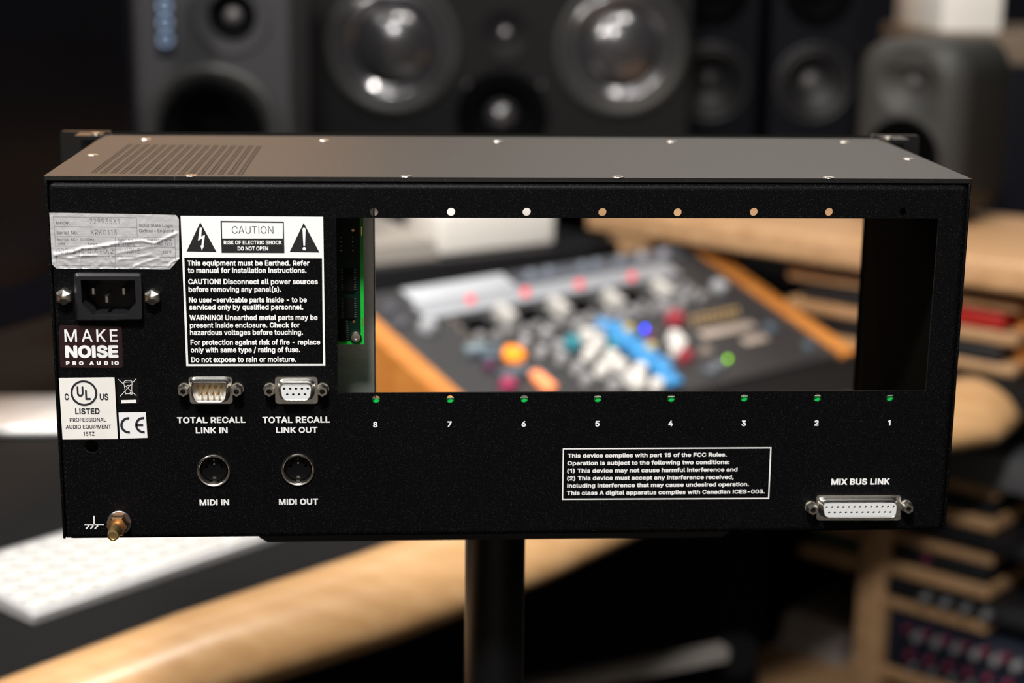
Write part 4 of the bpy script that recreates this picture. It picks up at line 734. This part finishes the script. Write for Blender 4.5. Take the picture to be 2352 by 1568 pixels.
slabp('upper_strip', .25, .545, .172, .200, .003, mat('slate_strip', (.10, .11, .14), .3, .3))
MATS = {}
def cm(name, col, e=0):
    if name not in MATS: MATS[name] = mat(name+'_knob_plastic', col, .35, emit=col if e else None, estr=e)
    return MATS[name]
def knob(name, a, b, r, h, m):
    MB().lathe([(r, 0), (r*.95, h*.8), (r*.75, h), (.0002, h)], CX @ Matrix.Translation((a, b, 0)), 18).build(name, m, pan, 40)
def btn(name, a, b, wa, wb, h, m):
    MB().rbox((a-wa, b-wb, 0), (a+wa, b+wb, h), .0012, None, CX, 2).build(name, m, pan)
red_l = cm('red', (.80, .06, .08), .45)
for a, b in ((.1454, .1548), (.2305, .1500), (.3209, .1480), (.4129, .1450)): knob('red_lamp', a, b, .006, .010, red_l)
whc = cm('ivory', (.55, .54, .52))
for a, b in ((.1616, .112), (.245, .107), (.3338, .102), (.427, .106)):
    btn('fader_cap', a, b-.004, .0065, .016, .018, whc)
for a in (.118, .203, .290, .378): btn('fader_slot', a+.004, .108, .018, .016, .002, m_cone)
gk = cm('mid_grey', (.22, .22, .23)); gkl = cm('light_grey', (.36, .36, .38)); wh = cm('white', (.74, .72, .70))
bl = cm('sky_blue', (.05, .32, .72)); tl = cm('teal', (.02, .25, .33)); dk = cm('slate', (.07, .10, .13)); rd = cm('dark_red', (.30, .02, .035))
for j in range(18):
    knob('grey_knob', .100+j*.0222, .0790-(j % 2)*.004, .0065, .012, gk)
for j in range(8): knob('grey_knob', .245+j*.026, .066, .006, .011, gkl if j % 3 == 0 else gk)
for j in range(6): knob('grey_knob', .455+(j % 2)*.02, .112-j*.0075, .006, .010, gk)
for j in range(7): btn('blue_button', .281+(.004 if j % 2 else 0), .062-j*.0215, .0115, .0095, .008, bl)
for j in range(5): btn('blue_button', .300, .052-j*.0215, .007, .009, .007, bl)
for a, b in ((.2406, .0435), (.2406, .0233), (.2114, .0068), (.2363, -.0054), (.2041, -.025), (.2335, -.0242), (.228, -.0495), (.2308, -.0618), (.252, -.040), (.25, -.072), (.356, .0058), (.352, -.008), (.3393, -.0165)):
    knob('white_knob', a, b, .0088, .014, wh)
for a, b in ((.262, .0435), (.19, .062), (.186, .035), (.172, .012), (.176, -.012), (.17, -.035), (.196, -.055), (.15, .055), (.155, .03)): knob('grey_knob', a, b, .007, .012, gkl)
knob('teal_knob', .2109, .0367, .010, .012, tl); knob('teal_knob', .262, .020, .007, .010, tl)
for a, b in ((.105, .055), (.090, .045), (.105, .010), (.085, .005), (.12, -.005)): btn('slate_button', a, b, .012, .009, .006, dk)
btn('pale_button', .080, .0600, .014, .007, .009, cm('pale_blue_grey', (.20, .26, .30)))
pk = cm('crimson', (.35, .02, .09))
knob('crimson_knob', .0693, -.0123, .010, .010, pk); knob('crimson_knob', .074, .0275, .007, .008, cm('plum', (.10, .02, .07)))
knob('orange_lamp', .1196, .0384, .0135, .010, cm('glowing_orange', (1, .28, .01), .8))
btn('peach_lamp', .1150, -.0200, .007, .017, .009, cm('glowing_peach', (1, .30, .12), .75))
knob('grey_cap', .0526, .1188, .0115, .012, cm('cool_grey', (.33, .34, .37)))
for a, b in ((.096, .1269), (.0943, .1093), (.0904, .0857)): knob('dim_lamp', a, b, .0016, .003, cm('dim_amber', (.45, .34, .2), .35))
knob('blue_lamp', .3385, .0400, .0020, .004, cm('bright_blue', (.0, .06, 1), 11))
knob('green_lamp', .3988, -.0499, .0020, .004, cm('bright_green', (.20, .55, .0), 6))
for a, b in ((.3064, .0384), (.3049, -.0033)): knob('yellow_knob', a, b, .0070, .012, cm('pale_yellow', (.62, .50, .20)))
knob('red_knob', .3947, .0428, .0125, .014, rd); knob('red_knob', .3408, -.0309, .0095, .012, rd); knob('violet_knob', .325, .020, .006, .012, cm('violet', (.16, .03, .14)))
for k in range(9): knob('gold_jack', .4274+k*.0105, .0418, .0024, .004, cm('gold_jack', (.55, .36, .14)))
for k in range(9): knob('gold_jack', .418+k*.0105, .0300, .0020, .003, cm('gold_jack', (.55, .36, .14)))
btn('beige_label', .457, .0054, .050, .0075, .002, cm('beige', (.42, .35, .30))); btn('beige_label', .478, -.0240, .022, .007, .002, cm('beige', (.42, .35, .30)))
knob('pale_cap', .5307, .0936, .0120, .010, cm('cool_grey', (.33, .34, .37))); knob('grey_cap', .3795, -.0299, .0085, .008, cm('taupe', (.22, .18, .16))); knob('grey_cap', .5255, -.0093, .010, .006, dk)
for a in (.4704, .512): knob('upper_knob', a, .186, .0085, .010, cm('steel', (.24, .25, .29)))
for a in (.27, .30, .36, .385, .43): knob('upper_knob', a, .186, .007, .010, cm('slate_steel', (.17, .20, .25)))
for a, b in ((.375, -.058), (.355, -.064)): btn('slate_button', a, b, .010, .006, .005, cm('pale_slate', (.13, .15, .18)))
for a, b in ((.035, .17), (.03, .14)): knob('dark_cap', a, b, .009, .006, cm('gunmetal', (.08, .08, .10)))
knob('dark_cap', .545, -.06, .009, .005, dk)

# ================================================================== gear racks at the right
RR = Vector((.694, 1.193, 0)); rw = Vector((-.7193, .6947, 0)); rn = Vector((-.6947, -.7193, 0))
RX = Matrix((rw, rn, Vector((0, 0, 1)))).transposed().to_4x4(); RX.translation = RR
# local axes: x along the rack front (to the far left), y out of the front, z up
RX = RX @ Matrix.Identity(4)
def rb(mb, s0, s1, n0, n1, z0, z1, bev=.003): return mb.rbox((s0, n0, z0), (s1, n1, z1), bev, None, RX, 2)
up = thing('wooden_rack', 'low beech gear rack with thick top board standing on the right of the desk', 'rack', tuple(RX @ Vector((.1, -.15, ZD))))
MB().rbox((-.25, -.30, -.122), (.635, .045, -.084), .006, None, RX, 3).build('top_board', m_woodr, up)
for z in (-.147, -.189): rb(MB(), -.004, .325, -.30, .0, z-.008, z+.008).build('slat', m_woodr, up)
rb(MB(), -.004, .325, -.30, .0, ZD, ZD+.014).build('slat', m_woodr, up)
rb(MB(), -.003, .012, -.30, -.03, ZD+.012, -.122).build('side_panel', m_woodo, up)
rb(MB(), .305, .322, -.30, -.06, ZD+.012, -.122).build('side_panel', m_woodr, up)
rb(MB(), -.245, -.225, -.29, -.05, ZD, -.122).build('side_panel', m_woodr, up)
rb(MB(), .585, .61, -.30, -.08, ZD, -.121).build('side_panel', m_woodo, up)

def gear(name, label, s0, s1, z0, z1, m, n1=.001, depth=.25, knobs=()):
    g = thing(name, label, 'audio equipment', tuple(RX @ Vector(((s0+s1)/2, n1-.1, z0))), 'units in the wooden gear racks')
    rb(MB(), s0, s1, n1-depth, n1, z0, z1, .001).build('front_panel', m, g)
    for s, z, r, h, mm, nm in knobs:
        MB().lathe([(r, -.001), (r*.92, h), (r*.7, h+.001), (.0002, h+.001)], RX @ Matrix.Translation((s, n1, z)) @ Matrix.Rotation(R(-90), 4, 'X'), 16).build(nm, mm, g, 40)
    return g
gear('rack_unit', 'black unit with dim grey keys directly under the thick top board', .016, .300, -.1365, -.1235, m_gear, knobs=[(s, -.130, .006, .003, m_gearg, 'key') for s in (.29, .27, .25, .23, .21)])
gear('rack_unit', 'black unit with faint buttons between the upper two slats', .130, .300, -.1785, -.160, m_gear, knobs=[(s, -.168, .0045, .003, m_spk, 'button') for s in (.285, .27, .255, .24, .22)])
gear('rack_unit', 'small red unit between the upper slats right of the chassis', .016, .125, -.1785, -.159, m_gearr)
gear('rack_unit', 'dark brown unit on the lowest slat of the upper rack', .016, .300, -.2205, -.201, m_gear)
gear('red_rack_box', 'red box with black handle at the right end of the upper rack', -.22, -.012, ZD+.001, -.150, m_gearr, n1=-.06, knobs=[(s, -.165, .010, .004, m_gear, 'recess') for s in (-.03, -.05, -.07, -.09)])
lo = thing('wooden_rack', 'tall beech gear rack with open slats below the desk wing, lower right', 'rack', tuple(RX @ Vector((.1, -.2, ZF))))
rb(MB(), .147, .187, -.34, .012, ZF, -.320).build('post', m_woodr, lo)
rb(MB(), -.33, -.31, -.34, -.10, ZF, -.320).build('side_panel', m_gear, lo)
rb(MB(), .40, .42, -.34, .0, ZF, -.320).build('side_panel', m_navy, lo)
rb(MB(), -.004, .41, -.34, -.05, -.320, -.314).build('upper_board', m_gear, lo)
for z in (-.386, -.430, -.474, -.520, -.566, -.668): rb(MB(), .004, .147, -.30, .004, z-.0088, z+.0088).build('slat', m_woodr, lo)
for z in (-.486, -.531): rb(MB(), .187, .285, -.30, .0, z-.0085, z+.0085).build('slat', m_woodr, lo)
rb(MB(), .187, .40, -.46, .03, -.765, -.742).build('bottom_board', m_woodr, lo)
rb(MB(), .004, .41, -.50, -.48, -.90, -.320).build('back_panel', m_gear, lo)
gear('rack_unit', 'grey unit projecting just below the desk corner at right', -.30, .070, -.3745, -.332, m_gearg, n1=.02, depth=.24)
gear('rack_unit', 'black unit below the grey one in the lower rack', .008, .143, -.4185, -.400, m_gear)
gear('rack_unit', 'black unit with bright screw head in the lower rack', -.28, .143, -.4625, -.442, m_gear, n1=.012, knobs=[(.003, -.448, .0022, .002, m_nickel, 'screw')])
gear('rack_unit', 'black unit with small red lamp between the lower slats', .008, .143, -.5085, -.486, m_gear, knobs=[(.095, -.497, .006, .002, m_knobm, 'lamp')])
gear('rack_unit', 'black unit with four grey knobs above the blue panel', -.28, .143, -.5545, -.532, m_gear, n1=.010, knobs=[(s, -.543, .0060, .012, m_knobg, 'knob') for s in (.085, .057, .029, .001)])
kk = []
for i in range(6):
    s = .105-i*.0275
    kk += [(s-.009, -.603, .0066, .014, m_knobg, 'knob'), (s+.008, -.597, .0050, .010, m_knobm, 'knob'), (s+.002, -.632, .0055, .010, m_knobm, 'knob'), (s-.004, -.648, .0055, .010, m_gearg, 'knob')]
gear('rack_unit', 'blue unit crowded with grey and magenta knobs, bottom right', -.30, .143, -.6570, -.580, m_gearb, n1=.0, knobs=kk)
gear('rack_unit', 'dark green unit left of the post under the desk', .200, .275, -.5205, -.497, m_gearn, n1=-.02)
pp = thing('paper_pile', 'pile of grey-white papers on the bottom board of the lower rack', 'paper', tuple(RX @ Vector((.33, -.22, -.742))))
for k in range(6):
    MB().box((.275+.004*(k % 3), -.32, -.7419+k*.009), (.385-.006*(k % 2), -.12-.004*k, -.7419+k*.009+.0085), None, RX).build('paper_bundle', m_sheetg, pp, 0)

# ================================================================== speakers and their shelf
sh = thing('speaker_shelf', 'dark raised shelf across the back of the desk carrying the speakers', 'shelf', (.2, 1.9, ZD))
vs, fs = fill2d([[(-480, 1310), (-185, 1290), (-150, 1800), (400, 1815), (430, 2050), (730, 2060), (730, 2330), (300, 2350), (-400, 2100)]], 20)
ZS = -.060
MB().add([(v.x/1000, v.y/1000, ZS-.0102+v.z/1000) for v in vs], fs).build('shelf_board', m_navy, sh, 30)
for x, y, m in ((-.40, 1.36, m_navy), (-.22, 1.40, m_navy), (.33, 1.90, m_woodr), (.66, 2.26, m_navy), (.25, 2.28, m_navy)):
    MB().rbox((x-.05, y-.02, ZD), (x+.05, y+.02, ZS-.020), .003).build('support', m, sh)

def cabinet(w, h, d, bev, X, name, m, parent, taper=1.0, holes=()):
    # local: x across, y up, z out of the front; front face at z = 0, bottom at y = 0; baffle cut out behind the drivers
    rs = _cab(w, h, d, bev, taper); mb = MB().loft(rs, None, False, X)
    mb.quad([X @ Vector(p) for p in rs[0][::-1]])
    vs, fs = fill2d([[(p[0], p[1]) for p in rs[-1]]]+[circ((x, y), r, 40) for x, y, r in holes])
    mb.add([X @ Vector((v.x, v.y, 0)) for v in vs], fs)
    return mb.build(name, m, parent, 40)
def _cab(w, h, d, bev, taper):
    def ring(ins, z, k=1.0):
        x = w/2*k-ins; y0 = ins; y1 = h-ins; rr = max(bev*1.3-ins*.6, .001); o = []
        for cx, cy, a0 in ((x-rr, y1-rr, 0), (-x+rr, y1-rr, 90), (-x+rr, y0+rr, 180), (x-rr, y0+rr, 270)):
            for k2 in range(6): o.append((cx+rr*math.cos(R(a0+18*k2)), cy+rr*math.sin(R(a0+18*k2)), z))
        return o
    rs = [ring(0, -d, taper)]
    for k in range(6): a = R(18*k); rs.append(ring(bev*(1-math.cos(a)), -bev+bev*math.sin(a)))
    return rs
def driver(X, x, y, R0, parent, name, m_ring, m_c, m_d, rc, cap, depth, ringh=.006, capr=None):
    T = X @ Matrix.Translation((x, y, 0))
    d = MB().lathe([(R0, -.001), (R0, ringh*.6), (R0*.96, ringh), (R0*.88, ringh*.9), (rc*1.04, ringh*.4), (rc, -.001), (rc*.98, -.001)], T, 48, m_ring, False).build(name, None, parent, 60)
    c = MB().lathe([(rc*1.02, .001), (rc*.93, .0045), (rc*.84, .0005), (rc*.6, -depth*.55), (rc*.34, -depth)], T, 48, None, False)
    c.lathe([(rc*.34, -depth), (.0002, -depth*1.01)], T, 32, None, False); c.build('cone', m_c, d, 60)
    cr = capr or rc*.36
    MB().lathe([(cr*math.cos(R(a)), -depth*(1-(cr/rc-.34)*.9 if cr > rc*.36 else 1)+cap*math.sin(R(a))) for a in range(0, 91, 10)], T, 32, None, False).build('dust_cap', m_d, d, 60)
    return d
def spk_frame(x, y, yaw): return frame((x, y, ZS), (math.sin(yaw), -math.cos(yaw), 0), (math.cos(yaw), math.sin(yaw), 0))

s1 = thing('studio_monitor', 'charcoal grey loudspeaker with pale blue vertical badge, leftmost of the speakers', 'loudspeaker', (-.288, 1.42, ZS), 'loudspeakers behind the desk')
X1 = spk_frame(-.288, 1.352, R(-4))
cabinet(.196, .40, .17, .006, X1, 'cabinet', m_spk, s1, 1, ((-.002, .099, .0655), (.026, .246, .030)))
driver(X1, -.002, .099, .090, s1, 'woofer', m_rub, m_cone, m_cone, .066, .010, .030, .011)
for a in (137, 113, 86): MB().lathe([(.0022, 0), (.0018, .0012), (.0003, .0014)], X1 @ Matrix.Translation((-.002+.0815*math.cos(R(a)), .099+.0815*math.sin(R(a)), .0085)), 12).build('screw', m_nickel, s1)
T = X1 @ Matrix.Translation((.026, .246, .001))
tw = MB().lathe([(.050, -.0005), (.046, .002), (.036, -.002), (.030, -.006)], T, 40, m_spk, False).lathe([(.030, -.006), (.022, -.010), (.016, -.013), (.0002, -.0131)], T, 40, m_cone, False).build('tweeter', None, s1, 60)
MB().lathe([(.011*math.cos(R(a)), -.012+.008*math.sin(R(a))) for a in range(0, 91, 15)], T, 24, None, False).build('tweeter_dome', m_dome, tw, 60)
bd = MB().rbox((-.067, .196, -.001), (-.045, .30, .002), .001, None, X1, 2).build('badge', m_navy, s1)
b = MB()
for k in range(4):
    T = X1 @ Matrix.Translation((-.056, .217+k*.0205, .0018))
    b.lathe([(.0085, 0), (.0085, .0012), (.0052, .0012), (.0052, 0)], T, 20, None, False)
b.build('badge_mark', m_logo, bd, 40)

s2 = thing('main_loudspeaker', 'wide black loudspeaker with two glossy woofers in the centre background', 'loudspeaker', (.09, 1.99, ZS), 'loudspeakers behind the desk')
X2 = spk_frame(.092, 1.845, R(-2))
cabinet(.600, .42, .22, .006, X2, 'cabinet', m_spk2, s2, 1, ((-.160, .180, .0825), (.190, .180, .0825), (.008, .074, .0575), (.012, .200, .030)))
for x in (-.160, .190): driver(X2, x, .180, .104, s2, 'woofer', m_rub, m_gcone, m_gcone, .083, .030, .026, .008, .064)
T = X2 @ Matrix.Translation((.012, .200, .001))
tw = MB().lathe([(.042, 0), (.041, .003), (.034, .003), (.020, -.004), (.0165, -.006), (.0002, -.0061)], T, 40, None, False).build('tweeter', m_spk2, s2, 60)
MB().lathe([(.0135*math.cos(R(a)), -.006+.010*math.sin(R(a))) for a in range(0, 91, 15)], T, 24, None, False).build('tweeter_dome', m_gcone, tw, 60)
driver(X2, .008, .074, .072, s2, 'midrange', m_cone, m_cone, m_gcone, .058, .022, .022, .004, .026)
for x in (-.047, .068): MB().lathe([(.004, 0), (.0035, .002), (.0005, .0024)], X2 @ Matrix.Translation((x, .124, .0003)), 12).build('screw', m_dome, s2)

for (x, y, w_, dx, lab, yaw) in ((.476, 2.10, .148, -.006, 'slim navy-black loudspeaker beside the wide glossy one', -6), (.646, 2.10, .148, .002, 'slim navy-black loudspeaker nearest the rounded grey one', -3)):
    s3 = thing('tower_loudspeaker', lab, 'loudspeaker', (x, y+.08, ZS), 'loudspeakers behind the desk')
    X3 = spk_frame(x, y, R(yaw)); cabinet(w_, .42, .16, .004, X3, 'cabinet', m_spk3, s3, 1, ((dx, .108, .0555), (dx, .262, .0495)))
    driver(X3, dx, .108, .068, s3, 'woofer', m_cone2, m_cone2, m_dome if x > .6 else m_cone2, .056, .010, .020, .006, .017)
    driver(X3, dx, .262, .060, s3, 'upper_woofer', m_cone, m_cone, m_cone, .050, .010, .018, .005)

s4 = thing('compact_loudspeaker', 'rounded dark grey loudspeaker standing on the top board at right', 'loudspeaker', (.65, 1.52, -.084), 'loudspeakers behind the desk')
ZG = -.084
X4 = frame((.606, 1.420, ZG+.004), (math.sin(R(-42)), -math.cos(R(-42)), 0), (math.cos(R(-42)), math.sin(R(-42)), 0))
cabinet(.160, .240, .165, .034, X4, 'cabinet', m_gen, s4, .92, ((0, .086, .0535), (.004, .186, .0445)))
MB().rbox((-.05, -.0038, -.13), (.05, .004, -.04), .001, None, X4, 2).build('rubber_base', m_cone, s4)
driver(X4, 0, .086, .060, s4, 'woofer', m_gen, m_cone, m_cone, .054, .010, .020, .002)
T = X4 @ Matrix.Translation((.004, .186, .0005))
tw = MB().lathe([(.046, .0), (.036, -.004), (.026, -.010), (.0150, -.015), (.0002, -.0151)], T, 40, None, False).build('tweeter', m_gen, s4, 60)
MB().lathe([(.010*math.cos(R(a)), -.014+.006*math.sin(R(a))) for a in range(0, 91, 15)], T, 24, None, False).build('tweeter_dome', m_dome, tw, 60)

# boxes behind the compact loudspeaker, on a tall dark cabinet
cb = MB().rbox((.82, 2.04, ZF), (1.45, 2.50, .085), .005).build('storage_cabinet', m_navy); tag(cb, 'tall dark cabinet behind the rounded grey loudspeaker', 'cabinet')
cbx = MB().rbox((.84, 2.05, .085), (1.22, 2.38, .138), .003).build('cardboard_box', m_card); tag(cbx, 'brown cardboard box at top right under the white box', 'box')
cbx = MB().rbox((.852, 2.06, .138), (.955, 2.34, .26), .004).build('storage_box', m_sheet); tag(cbx, 'white box on top of the brown cardboard box, top right corner', 'box')
